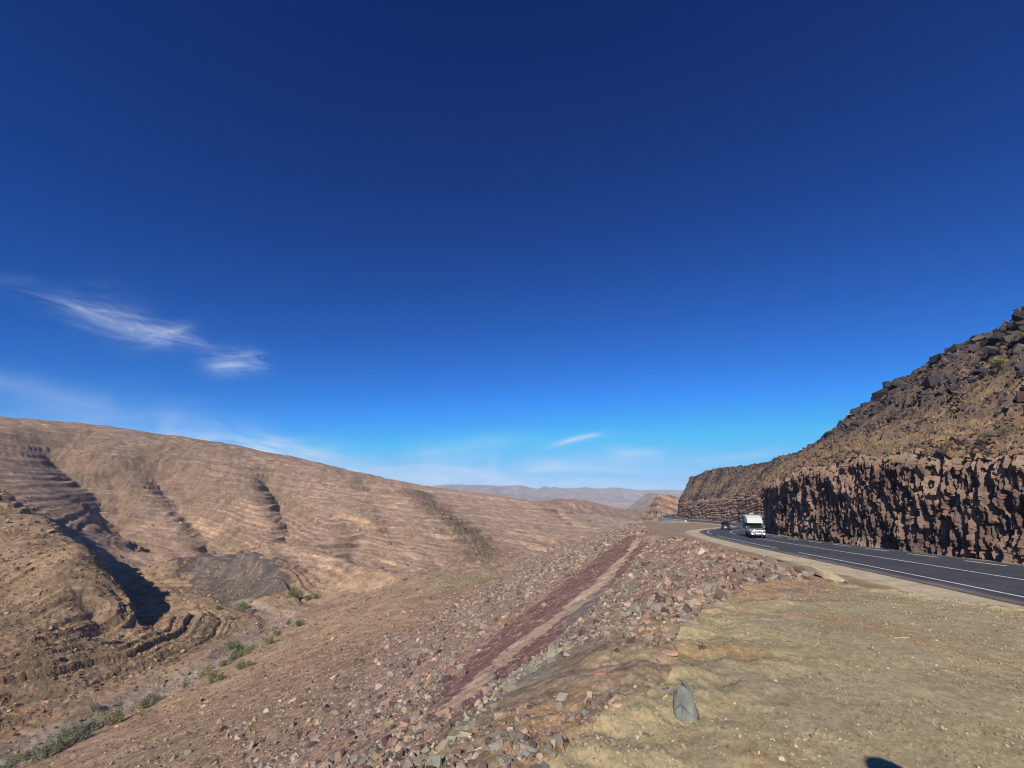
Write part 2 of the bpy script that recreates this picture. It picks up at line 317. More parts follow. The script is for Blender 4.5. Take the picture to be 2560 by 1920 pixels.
def strata(z, q, step, amp, sharp=0.22):
    """beds of rock: each bed sticks out by its own amount"""
    f = q / step; f = f + 0.35 * np.sin(f * 1.7) + 0.2 * np.sin(f * 0.61 + 2); n = np.floor(f); r = f - n
    h = hash2(n, n * 0, int(step * 10)); h2 = 0.22 + 0.78 * h
    return amp * step * h2 * (sst(0.5 - sharp, 0.5 + sharp, r) - r)
def terrain(x, y, fine=True):
    z, plat, fill = zbase(x, y)
    nat = (1 - plat) * (1 - fill); rr = np.hypot(x, y)
    for g, w_, dp in GUL: z = z - nat * dp * np.exp(-(polyd(x + 4 * perlin(x / 30, y / 30, 9), y + 4 * perlin(x / 30, y / 30, 19), g) / w_) ** 1.35)
    for g, w_, dp in SGUL: z = z - nat * dp * np.exp(-(polyd(x + 3 * perlin(x / 9, y / 9, 9), y + 3 * perlin(x / 9, y / 9, 19), g) / w_) ** 1.5)
    for g, w_, dp in MOUND: z = z + nat * dp * np.exp(-(polyd(x, y, g) / w_) ** 2)
    xs_ = x + 3 * perlin(x / 14, y / 14, 29); sd = side_dist(xs_, y, NOSE)
    z = z + nat * (13.0 + 1.0 * perlin(x / 9, y / 9, 33)) * np.where(sd > 0, np.exp(-(sd / 4.6) ** 2), np.exp(-(np.abs(sd) / 26) ** 2)) - nat * 6.0 * np.exp(-((sd - 16) / 12) ** 2) * (sd > 0)
    dr = polyd(x + 3 * perlin(x / 20, y / 20, 4), y, RIVER)
    rv = nat * (1 - sst(4, 9, dr)); hillm = nat * sst(216, 250, y + 0.15 * x) ; spur = nat * sst(8, 16, dr) * (1 - hillm) * (x < -60) * (y < 300) * sst(0, 10, (-96 - x) + np.maximum(0, 0) )
    z = z - nat * 1.5 * (1 - sst(3, 8, dr))
    n1 = fbm(x / 70, y / 70, 4, 1); n2 = fbm(x / 14, y / 14, 4, 11)
    z0 = z.copy(); dg = np.full(x.shape, 1e9)
    for g, w_, dp in GUL: dg = np.minimum(dg, polyd(x, y, g))
    z = z + nat * (hillm * (2.6 * n1 * sst(0, 30, dr) + 0.6 * n2) + (1 - hillm) * (1.2 * n1 + (0.9 - 0.55 * spur) * n2) * sst(4, 20, dr))
    # gully texture running down the far slope
    z = z + hillm * 1.0 * (ridged((x * 0.9 + y * 0.35) / 38 + 0.4 * n1, (y) / 260, 3, 7) - 0.4)
    out = np.exp(-(polyd(x + 6 * perlin(x / 18, y / 18, 27), y, OUT1) / 19) ** 2) * nat
    q = z0 + 0.13 * x + 1.6 * fbm(x / 60, y / 60, 4, 21)
    ledge = 0.8 * sst(-0.15, 0.35, fbm(x / 40, y / 90, 3, 31)) + 0.9 * np.exp(-(dg / 26) ** 2) + 1.6 * out
    z = z + hillm * (strata(z, q, 5.5, 0.95, 0.07) * np.clip(ledge, 0.32, 1.4) + strata(z, q, 2.1, 1.2, 0.10) * np.clip(ledge, 0.40, 1.5))
    qs = z0 + 0.03 * x + 0.06 * y + 0.5 * fbm(x / 25, y / 25, 4, 41)
    ax_ = side_dist(x + 2.5 * perlin(x / 16, y / 16, 47), y + 2.5 * perlin(x / 16, y / 16, 48), AXIS); fold = sst(125, 85, np.abs(ax_)); up_ = (ax_ > 0)
    qf = -0.42 * np.abs(ax_) + 0.35 * fbm(x / 14, y / 14, 3, 49); z = z + spur * fold * np.where(up_, 0.85, 1.0) * sst(0, 5, np.abs(ax_)) * (strata(z, qf, 3.4, 0.8, 0.11) + strata(z, qf, 1.3, 1.5, 0.2))
    M_qs = qs * (1 - fold) + qf * fold; z = z + spur * (1 - fold) * (strata(z, qs, 4.2, 1.0, 0.045) + strata(z, qs, 1.25, 1.35, 0.10) * sst(-0.3, 0.2, fbm(x / 12, y / 12, 3, 45)))
    if fine:
        lump = fbm(x / 2.2, y / 2.2, 4, 51)
        z = z + nat * (lump * (0.22 + 0.20 * spur + 0.12 * hillm) + (0.40 * spur + 0.12 * hillm) * ridged(x / 1.9, y / 1.9, 3, 53) + 0.12 * fbm(x / 0.7, y / 0.7, 2, 52) * sst(250, 120, rr))
        f1, f2, cx, cy, dx, dy = voronoi(x / 2.6 + 0.4 * lump, y / 2.6, 5)
        z = z + (spur * 0.15 + out * 3.2) * (hash2(cx, cy, 9) - 0.4) * sst(0, 0.25, f2 - f1)
        # rubble of the fill
        f1, f2, cx, cy, dx, dy = voronoi(x / 0.42, y / 0.42, 15)
        z = z + fill * sst(3, 14, rr) * 0.02 * hash2(cx, cy, 19) + fill * (0.30 * sst(2, 22, rr) * fbm(x / 3.5, y / 3.5, 3, 61) + 0.02 * fbm(x / 0.6, y / 0.6, 3, 62) + 0.013 * ridged(x / 0.11, y / 0.11, 2, 64) * (rr < 30) + 0.010 * fbm(x / 0.12, y / 0.12, 2, 63))
        # lay-by gravel
        d, y0 = road_frame(x, y); offr = np.clip((np.abs(d) - 5.6) / 1.5, 0, 1)
        f1, f2, cx, cy, dx, dy = voronoi(x / 0.026, y / 0.026, 25)
        g1 = np.where(hash2(cx, cy, 29) > 0.72, 0.007 * sst(0.5, 0.1, f1), 0)
        z = z + plat * offr * (0.008 * fbm(x / 1.6, y / 1.6, 3, 71) + (0.0035 * fbm(x / 0.12, y / 0.12, 3, 73) + g1 * (rr < 14)) )
        z = z + plat * offr * 0.10 * np.exp(-((polyd(x, y, [(8.2, 14.2), (9.6, 11.5), (10.3, 9), (11, 6)])) / 0.7) ** 2) * (0.8 + 1.5 * fbm(x / 0.5, y / 0.5, 3, 77))
        # broken edge of the plateau
        ed = np.exp(-((x - xc(y)) / 1.3) ** 2) * (1 - (y > 260)) * (rr < 300)
        z = z + ed * 0.14 * fbm(x / 0.7, y / 0.7, 3, 79)
    return z, plat, fill, dict(nat=nat, river=rv, hill=hillm, spur=spur, out=out, q=q, qs=M_qs, n1=n1, n2=n2, dr=dr)

# ------------------------------------------------------------------ colours of the ground
def build_cols(x, y, z, plat, fill, M, slope):
    n = x.size; C = np.zeros(x.shape + (3,))
    def setc(c, m): 
        nonlocal C
        m = np.clip(m, 0, 1)[..., None]; C = C * (1 - m) + np.asarray(c) * m
    na = fbm(x / 9, y / 9, 4, 101); nb = fbm(x / 1.1, y / 1.1, 4, 103); nc = fbm(x / 45, y / 45, 3, 105); nd = fbm(x / 0.22, y / 0.22, 3, 107)
    setc(lin((166, 138, 110)), np.ones(x.shape))
    setc(lin((148, 128, 98)), sst(-0.1, 0.35, na) * 0.5)
    setc(lin((170, 136, 106)), sst(0.1, 0.5, nc) * 0.5)
    setc(lin((150, 122, 100)), sst(-0.1, 0.4, -nc) * 0.5)
    # opposite hill
    h = M['hill']
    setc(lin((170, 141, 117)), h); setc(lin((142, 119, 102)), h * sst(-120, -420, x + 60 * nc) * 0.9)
    setc(lin((178, 146, 116)), h * sst(0.25, 0.5, na) * 0.3)
    ql = np.sin(M['q'] * 2.1 + 1.5 * na) * 0.5 + 0.5
    setc(lin((200, 166, 134)), h * sst(0.80, 0.96, ql) * sst(-0.3, 0.15, nc) * 0.6)
    setc(lin((125, 100, 80)), h * sst(0.85, 0.98, 1 - ql) * 0.45)
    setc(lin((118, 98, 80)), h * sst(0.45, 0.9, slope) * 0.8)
    setc(lin((104, 88, 74)), M['out'] * 0.85)
    for (p, w_) in PALE: setc(lin((200, 165, 128)), h * np.exp(-(polyd(x + 3 * na, y + 5 * nb, p) / w_) ** 2) * (0.15 + 0.45 * (ql > 0.4)))
    setc(lin((150, 140, 104)), np.exp(-(polyd(x + 6 * na, y, GREENISH) / 14) ** 2) * 0.6 * M['nat'])
    # spur
    s = M['spur']
    setc(lin((152, 128, 102)), s); setc(lin((136, 116, 92)), s * sst(-0.1, 0.4, na)); setc(lin((160, 128, 100)), s * sst(0.1, 0.5, fbm(x / 16, y / 16, 3, 111)) * 0.6)
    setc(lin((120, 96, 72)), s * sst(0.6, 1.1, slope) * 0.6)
    bq = np.sin(M['qs'] * 4.2 + 2.2 * na); setc(lin((104, 86, 64)), s * sst(0.72, 0.95, bq) * sst(-0.25, 0.1, nc + 0.4 * na) * 0.75); setc(lin((176, 150, 116)), s * sst(0.7, 0.95, -bq) * sst(-0.1, 0.3, na) * 0.5)
    bh = np.sin(M['q'] * 3.3 + 1.2 * na); setc(lin((120, 98, 82)), h * sst(0.75, 0.95, bh) * sst(-0.35, 0.1, fbm(x / 50, y / 50, 3, 115)) * 0.6)
    dk = inpoly(x + 9 * na + 2 * nb, y + 9 * na, DARK) * 1.0; DCX, DCY = DARK[-2]
    setc(lin((92, 84, 80)), dk * 0.95 * M['nat']); setc(lin((142, 122, 98)), dk * sst(0.55, 0.85, ridged(np.hypot(x - DCX, y - DCY) / 5.0, np.arctan2(y - DCY, x - DCX) * 1.2, 3, 113)) * 0.55)
    # river bed
    setc(lin((158, 140, 122)), M['river']); setc(lin((130, 118, 106)), M['river'] * sst(0, 0.4, nb) * 0.6)
    # near bank
    nbk = M['nat'] * (1 - h) * (1 - s) * (1 - M['river'])
    setc(lin((142, 120, 98)), nbk * sst(130, 70, y) * 0.7)
    # embankment
    f = fill
    setc(lin((154, 128, 110)), f)
    soil = f * sst(3.6, 0.6, (xc(y) - x) + 1.0 * nb) * sst(16, 10, y); topsoil = soil
    f1, f2, cx, cy, dx, dy = voronoi(x / 0.30, y / 0.30, 35); hv = hash2(cx, cy, 3)
    rrf = sst(30, 8, np.hypot(x, y)) * 0.5 + 0.5
    setc(lin((190, 160, 136)), f * (hv > 0.72) * 0.6); setc(lin((122, 94, 84)), f * (hv < 0.25) * 0.6)
    setc(lin((172, 128, 88)), f * sst(0.1, 0.4, fbm(x / 6, y / 6, 3, 121)) * 0.6)
    setc(lin((142, 132, 120)), f * sst(0.15, 0.45, fbm(x / 5, y / 5, 3, 123)) * 0.6)
    jx = x + 0.8 * fbm(x / 1.5, y / 1.5, 4, 131); jy = y + 1.5 * fbm(x / 1.5, y / 1.5, 3, 133)
    spk = (hv > 0.82)
    for poly, c, k in BANDS:
        m = inpoly(jx, jy, poly) * f
        setc(lin(c), m * k * np.where(spk, 0.35, 1.0))
    for p, c, w_, k in STREAKS: setc(lin(c), np.exp(-(polyd(jx, y + 0.3 * nb, p) / w_) ** 4) * k * np.maximum(f, 0.0 + (x < xc(y) + 2.5) * plat))
    setc(lin((154, 132, 102)), topsoil * 0.85); setc(lin((172, 138, 100)), topsoil * sst(0.0, 0.4, fbm(x / 1.2, y / 1.2, 3, 149)) * 0.6)
    # plateau
    p = plat
    setc(lin((177, 160, 121)), p); setc(lin((158, 143, 114)), p * 0.7 * sst(-0.15, 0.35, fbm(x / 2.6, y / 2.6, 4, 141)))
    setc(lin((192, 172, 130)), p * sst(0.12, 0.5, fbm(x / 1.0, y / 0.8, 4, 143)) * 0.35)
    setc(lin((176, 142, 98)), p * sst(0.15, 0.5, fbm(x / 2.0, y / 2.0, 3, 145)) * sst(5.5, 1.0, x - xc(y)) * 0.8)
    g1, g2, cx, cy, dx, dy = voronoi(x / 0.026, y / 0.026, 25); hh = hash2(cx, cy, 29); hc = hash2(cx, cy, 31)
    near = (np.hypot(x, y) < 16)
    setc(lin((196, 182, 150)), p * (hh > 0.72) * (g1 < 0.33) * (hc > 0.72) * near * 0.5); setc(lin((100, 90, 76)), p * (hh > 0.72) * (g1 < 0.33) * (hc < 0.3) * near * 0.5)
    d, y0 = road_frame(x, y)
    sh = p * sst(-13.0, -10.0, d + 1.5 * na) * (y > 8)
    layb = sst(23, 17, np.hypot(x, y) + 1.2 * na)
    setc(lin((164, 140, 112)), p * (1 - layb)); setc(lin((140, 120, 98)), p * (1 - layb) * sst(0, 0.5, fbm(x / 3.5, y / 9, 3, 147)) * 0.7)
    setc(lin((200, 182, 150)), p * sst(-7.2, -6.6, d + 0.4 * nb) * (d < 0) * 0.9)
    setc(lin((120, 108, 90)), p * (np.exp(-((d + 9.3 + 0.5 * nb) / 0.7) ** 2)) * (y < 30) * 0.7)
    setc(lin((150, 140, 112)), p * (y > 178) * (d < -6) * 0.9)
    setc(lin((158, 132, 108)), p * (d > 5.6))
    # rubble spilling onto the crest
    cr = p * sst(3.4, 0.4, x - xc(y) + 1.2 * nb) * (y > 9)
    setc(lin((164, 130, 102)), cr * 0.85)
    C = C * (1 + 0.20 * nb[..., None] + 0.16 * nd[..., None] * sst(60, 20, np.hypot(x, y))[..., None] + 0.10 * na[..., None])
    rr = np.hypot(x, y); gr = 0.0
    for wl in (0.035, 0.12, 0.4, 1.3, 4.0, 11.0): gr = gr + perlin(x / wl, y / wl, 150) * sst(0.0022, 0.006, wl / rr) * sst(0.12, 0.04, wl / rr)
    C = C * np.clip(1 + 0.27 * gr * (1 - 0.45 * plat), 0.4, 1.8)[..., None] * (1 + 0.13 * M['nat'])[..., None]
    return np.clip(C, 0.01, 0.9)
W = hits
r1l = [(1573, 1340), (1507, 1385), (1430, 1445), (1340, 1512), (1249, 1579), (1186, 1640), (1134, 1690), (1100, 1735)]
r1r = [(1592, 1343), (1563, 1386), (1489, 1454), (1438, 1496), (1340, 1573), (1307, 1592), (1235, 1645), (1180, 1705), (1125, 1760)]
p1r = [(1602, 1354), (1581, 1379), (1531, 1445), (1459, 1508), (1400, 1550), (1340, 1598), (1301, 1625), (1249, 1675), (1191, 1730), (1125, 1800)]
r2r = [(1616, 1360), (1588, 1403), (1519, 1475), (1483, 1518), (1400, 1588), (1340, 1645), (1287, 1685), (1206, 1752), (1134, 1820), (1075, 1870)]
BANDS = [(W(r1l) + W(r1r)[::-1], (126, 92, 83), 0.85), (W(r1r) + W(p1r)[::-1], (196, 166, 136), 0.8), (W(p1r) + W(r2r)[::-1], (122, 90, 82), 0.85),
         (W([(1394, 1600), (1230, 1740), (1090, 1860), (1015, 1918), (1100, 1918), (1170, 1850), (1270, 1755), (1420, 1630)]), (156, 152, 128), 0.7),
         (W([(1440, 1500), (1340, 1650), (1210, 1760), (1300, 1750), (1460, 1630), (1560, 1500), (1600, 1430)]), (146, 138, 126), 0.5)]
STREAKS = [(W([(1832, 1481), (1803, 1514), (1743, 1570), (1692, 1606)]), (116, 122, 126), 0.16, 0.9), (W([(1662, 1645), (1608, 1690), (1567, 1737)]), (118, 124, 124), 0.13, 0.9), (W([(1632, 1543), (1590, 1575), (1549, 1603)]), (205, 180, 158), 0.16, 0.8),
           (W([(1550, 1300), (1490, 1345), (1400, 1400), (1340, 1430)]), (178, 150, 128), 2.2, 0.5)]
PALE = [(hits([(860, 1285), (910, 1300), (945, 1330), (950, 1350)]), 7.0), (hits([(780, 1285), (870, 1292)]), 2.0), (hits([(965, 1370), (985, 1420), (960, 1400)]), 5.0), (hits([(1420, 1300), (1500, 1322)]), 3.0), (hits([(60, 1250), (180, 1280)]), 4.0),
        (hits([(620, 1240), (660, 1280)]), 5.0), (hits([(470, 1225), (560, 1270)]), 5.0), (hits([(920, 1432), (1010, 1450)]), 2.0), (hits([(790, 1410), (830, 1450), (870, 1470)]), 1.5)]
GREENISH = hits([(1100, 1430), (1160, 1460), (1240, 1430)])

# ------------------------------------------------------------------ materials
def new_mat(name):
    m = bpy.data.materials.new(name); m.use_nodes = True; return m, NT(m.node_tree)
def ground_mat(name, bump=(0.4, 0.05), scales=(3.0, 18.0), rough=0.95, var=0.35):
    m, n = new_mat(name)
    att = n.n('ShaderNodeVertexColor', layer_name='Col').outputs[0]
    tc = n.n('ShaderNodeTexCoord').outputs['Object']
    a = n.noise(tc, scales[0], 4, 0.8); b = n.noise(tc, scales[1], 2, 0.8)
    k = n.m('ADD', n.mr(a, 0.25, 0.75, 1 - var, 1 + var), n.mr(b, 0.25, 0.75, -var * 0.6, var * 0.6))
    k3 = n.n('ShaderNodeCombineXYZ', ins={0: k, 1: k, 2: k}).outputs[0]
    c = n.mix(1.0, att, k3, 'MULTIPLY')
    bp = n.n('ShaderNodeBump', ins={'Strength': bump[0], 'Distance': bump[1], 'Height': n.m('ADD', a, n.m('MULTIPLY', b, 0.5))})
    bs = n.n('ShaderNodeBsdfPrincipled', ins={'Base Color': c, 'Roughness': rough, 'Specular IOR Level': 0.15, 'Normal': bp.outputs[0]})
    n.n('ShaderNodeOutputMaterial', ins={0: bs.outputs[0]}); return m
def plain(name, c, rough=0.6, metal=0.0, spec=0.5, noise=0.0, scale=8.0, emit=0.0, coat=0.0):
    m, n = new_mat(name); c4 = tuple(c) + (1,)
    src = c4
    if noise:
        tc = n.n('ShaderNodeTexCoord').outputs['Object']; k = n.mr(n.noise(tc, scale, 6, 0.6), 0.3, 0.7, 1 - noise, 1 + noise)
        src = n.mix(1.0, c4, n.n('ShaderNodeCombineXYZ', ins={0: k, 1: k, 2: k}).outputs[0], 'MULTIPLY')
    ins = {'Base Color': src, 'Roughness': rough, 'Metallic': metal, 'Specular IOR Level': spec, 'Coat Weight': coat}
    if emit: ins['Emission Color'] = c4; ins['Emission Strength'] = emit
    bs = n.n('ShaderNodeBsdfPrincipled', ins=ins); n.n('ShaderNodeOutputMaterial', ins={0: bs.outputs[0]}); return m
def stone_mat(name, obj_col=True):
    m, n = new_mat(name)
    src = n.n('ShaderNodeObjectInfo').outputs['Color'] if obj_col else n.n('ShaderNodeVertexColor', layer_name='Col').outputs[0]
    tc = n.n('ShaderNodeTexCoord').outputs['Object']
    a = n.noise(tc, 3.0 if obj_col else 4.0, 8, 0.7)
    k = n.mr(a, 0.25, 0.75, 0.62, 1.38); k3 = n.n('ShaderNodeCombineXYZ', ins={0: k, 1: k, 2: k}).outputs[0]
    bp = n.n('ShaderNodeBump', ins={'Strength': 0.5, 'Distance': 0.06, 'Height': a})
    bs = n.n('ShaderNodeBsdfPrincipled', ins={'Base Color': n.mix(1.0, src, k3, 'MULTIPLY'), 'Roughness': 0.85, 'Specular IOR Level': 0.25, 'Normal': bp.outputs[0]})
    n.n('ShaderNodeOutputMaterial', ins={0: bs.outputs[0]}); return m

# ------------------------------------------------------------------ object helpers
def tag(o, label=None, cat=None, group=None, kind=None):
    if label: o['label'] = label
    if cat: o['category'] = cat
    if group: o['group'] = group
    if kind: o['kind'] = kind
    return o
def np_mesh(name, V, F, cols=None, smooth=False):
    """V (n,3), F (m,k) int array"""
    me = bpy.data.meshes.new(name); V = np.asarray(V, np.float32); F = np.asarray(F, np.int32); k = F.shape[1]
    me.vertices.add(len(V)); me.vertices.foreach_set('co', V.ravel())
    me.loops.add(F.size); me.loops.foreach_set('vertex_index', F.ravel())
    me.polygons.add(len(F)); me.polygons.foreach_set('loop_start', np.arange(0, F.size, k, dtype=np.int32))
    me.polygons.foreach_set('use_smooth', np.full(len(F), smooth))
    if cols is not None:
        a = me.color_attributes.new('Col', 'FLOAT_COLOR', 'POINT'); c = np.ones((len(V), 4), np.float32); c[:, :3] = cols; a.data.foreach_set('color', c.ravel())
    me.update(calc_edges=True); me.validate(); return me
def link(name, me, mat=None, parent=None):
    o = bpy.data.objects.new(name, me); col.objects.link(o)
    if mat is not None and hasattr(me, 'materials') and len(me.materials) == 0: me.materials.append(mat)
    if parent is not None: o.parent = parent
    return o
def grid_faces(nu, nv, wrap=False):
    i, j = np.meshgrid(np.arange(nu - 1), np.arange(nv - 1), indexing='ij'); a = (i * nv + j).ravel()
    return np.stack([a, a + nv, a + nv + 1, a + 1], 1)
def submesh(V, F, C, mask):
    Fs = F[mask]; u, inv = np.unique(Fs.ravel(), return_inverse=True); return V[u], inv.reshape(Fs.shape), C[u]

# ------------------------------------------------------------------ ground sheets
def ground():
    az = np.concatenate([np.arange(-180, -56, 4.0), np.arange(-56, 56, AZ_STEP), np.arange(56, 180.1, 4.0)])
    rs = [0.35]
    while rs[-1] < 9300:
        r = rs[-1]; rs.append(r * (1 + (0.05 if r < 1.8 else R_STEP * 1.3 if r < 6 else R_STEP * (0.8 if 70 < r < 330 else 1.0) if r < 900 else 0.02)))
    rs = np.array(rs); A, Rr = np.meshgrid(np.radians(az), rs, indexing='ij')
    x = (np.sin(A) * Rr).ravel(); y = (np.cos(A) * Rr).ravel()
    z, plat, fill, M = terrain(x, y)
    zz = z.reshape(A.shape)
    dzr = np.gradient(zz, axis=1) / np.gradient(Rr, axis=1)
    dza = np.gradient(zz, axis=0) / (np.gradient(A, axis=0) * Rr)
    slope = np.hypot(dzr, dza).ravel()
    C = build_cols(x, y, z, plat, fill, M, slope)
    V = np.stack([x, y, z], 1); F = grid_faces(len(az), len(rs))[:, ::-1]
    fc = F[:, 0]
    cls = np.where(plat[fc] > 0.5, 0, np.where(fill[fc] > 0.5, 1, np.where(M['river'][fc] > 0.5, 2, np.where(M['spur'][fc] > 0.5, 3, np.where(M['hill'][fc] > 0.5, 4, 5)))))
    names = ['lay_by_ground', 'embankment', 'riverbed', 'rocky_spur', 'opposite_hillside', 'valley_ground']
    mats = [ground_mat('gravel', (0.3, 0.004), (14.0, 90.0), 0.95, 0.34), ground_mat('rubble', (0.5, 0.02), (7.0, 40.0), 0.95, 0.40), ground_mat('river_gravel', (0.5, 0.2), (1.0, 6.0)), ground_mat('spur_rock', (0.9, 0.45), (1.0, 4.5), 0.95, 0.48),
            ground_mat('hill_soil', (0.9, 0.7), (0.35, 1.6), 0.95, 0.42), ground_mat('valley_soil', (0.8, 0.3), (0.9, 5.0), 0.95, 0.42)]
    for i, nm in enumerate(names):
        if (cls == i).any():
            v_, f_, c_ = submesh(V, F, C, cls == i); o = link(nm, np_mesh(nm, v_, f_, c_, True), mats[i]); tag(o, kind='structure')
AZ_STEP, R_STEP = 0.13, 0.0042
ground()

# ------------------------------------------------------------------ road
def strip(y0, y1, d0, d1, lift, step=0.5, thick=0.0):
    ys = np.arange(y0, y1 + step / 2, step); V = []
    a = ra(ys); cx = rx(ys); z = rz(ys); b = bank(ys)
    ds = [d0, d1] if abs(d1 - d0) < 1 else list(np.linspace(d0, d1, 37))
    if thick: ds = [d0 - 0.02] + ds + [d1 + 0.02]
    rows = []
    for i, d in enumerate(ds):
        zz = z + b * np.clip(d, -6.5, 6.5) + lift - (thick if thick and i in (0, len(ds) - 1) else 0)
        rows.append(np.stack([cx + d * np.cos(a), ys - d * np.sin(a), zz], 1))
    V = np.stack(rows, 1).reshape(-1, 3); return V, grid_faces(len(ys), len(ds))[:, ::-1]
def merge(parts):
    Vs, Fs, o = [], [], 0
    for V_, F_ in parts: Vs.append(V_); Fs.append(F_ + o); o += len(V_)
    return np.concatenate(Vs), np.concatenate(Fs)
def asphalt_mat():
    m, n = new_mat('asphalt'); tc = n.n('ShaderNodeTexCoord').outputs['Object']
    a = n.noise(tc, 0.5, 5, 0.6); b = n.noise(tc, 40, 3, 0.7)
    k = n.m('MULTIPLY', n.mr(a, 0.3, 0.7, 0.8, 1.2), n.mr(b, 0.3, 0.7, 0.8, 1.2))
    c = n.mix(1.0, (0.070, 0.071, 0.078, 1), n.n('ShaderNodeCombineXYZ', ins={0: k, 1: k, 2: k}).outputs[0], 'MULTIPLY'); c = n.mix(1.0, c, n.n('ShaderNodeVertexColor', layer_name='Col').outputs[0], 'MULTIPLY')
    bs = n.n('ShaderNodeBsdfPrincipled', ins={'Base Color': c, 'Roughness': 0.85, 'Specular IOR Level': 0.3}); n.n('ShaderNodeOutputMaterial', ins={0: bs.outputs[0]}); return m
def build_road():
    V_, F_ = strip(-80, 338, -4.75, 4.6, 0.0, 0.5, 0.25)
    dd, yy_ = road_frame(V_[:, 0], V_[:, 1]); tr = sum(np.exp(-((dd - q) / 0.28) ** 2) for q in (-2.6, -0.95, 0.95, 2.6)); kk_ = 1 + 0.16 * tr + 0.15 * fbm(V_[:, 0] / 3, V_[:, 1] / 12, 3, 901); dust = sst(4.0, 4.7, np.abs(dd) + 0.4 * fbm(V_[:, 0] / 2, V_[:, 1] / 2, 3, 903))[:, None]; RCc = kk_[:, None] * (1 - dust) + np.array([3.2, 2.7, 2.0]) * dust
    road = tag(link('road', np_mesh('road', V_, F_, RCc, False), asphalt_mat()), kind='structure')
    wm = plain('road_paint', (0.68, 0.68, 0.66), 0.7, noise=0.35, scale=6)
    V_, F_ = strip(-80, 338, -0.08, 0.08, 0.012); link('centre_line', np_mesh('centre_line', V_, F_), wm, road)
    segs = [(yy, min(yy + 20.0, 338)) for yy in np.arange(-76.5, 337, 24.0)]
    V_, F_ = merge([strip(a, b, -3.62, -3.46, 0.012) for a, b in segs]); link('edge_line', np_mesh('edge_line', V_, F_), wm, road)
    segs = [(yy, yy + 3.0) for yy in np.arange(-70, 80, 5.2)]
    V_, F_ = merge([strip(a, b, 3.30, 3.50, 0.014) for a, b in segs] + [strip(84, 338, 3.30, 3.50, 0.014)]); link('edge_line', np_mesh('dashed_edge_line', V_, F_), wm, road)
    # low concrete lip at the foot of the cutting
    V_, F_ = strip(60, 300, 4.64, 4.95, 0.06, 0.5, 0.3); g = link('gutter', np_mesh('gutter', V_, F_), plain('gutter_concrete', tuple(lin((196, 178, 160))), 0.9, noise=0.25, scale=1.5)); tag(g, kind='structure')
build_road()

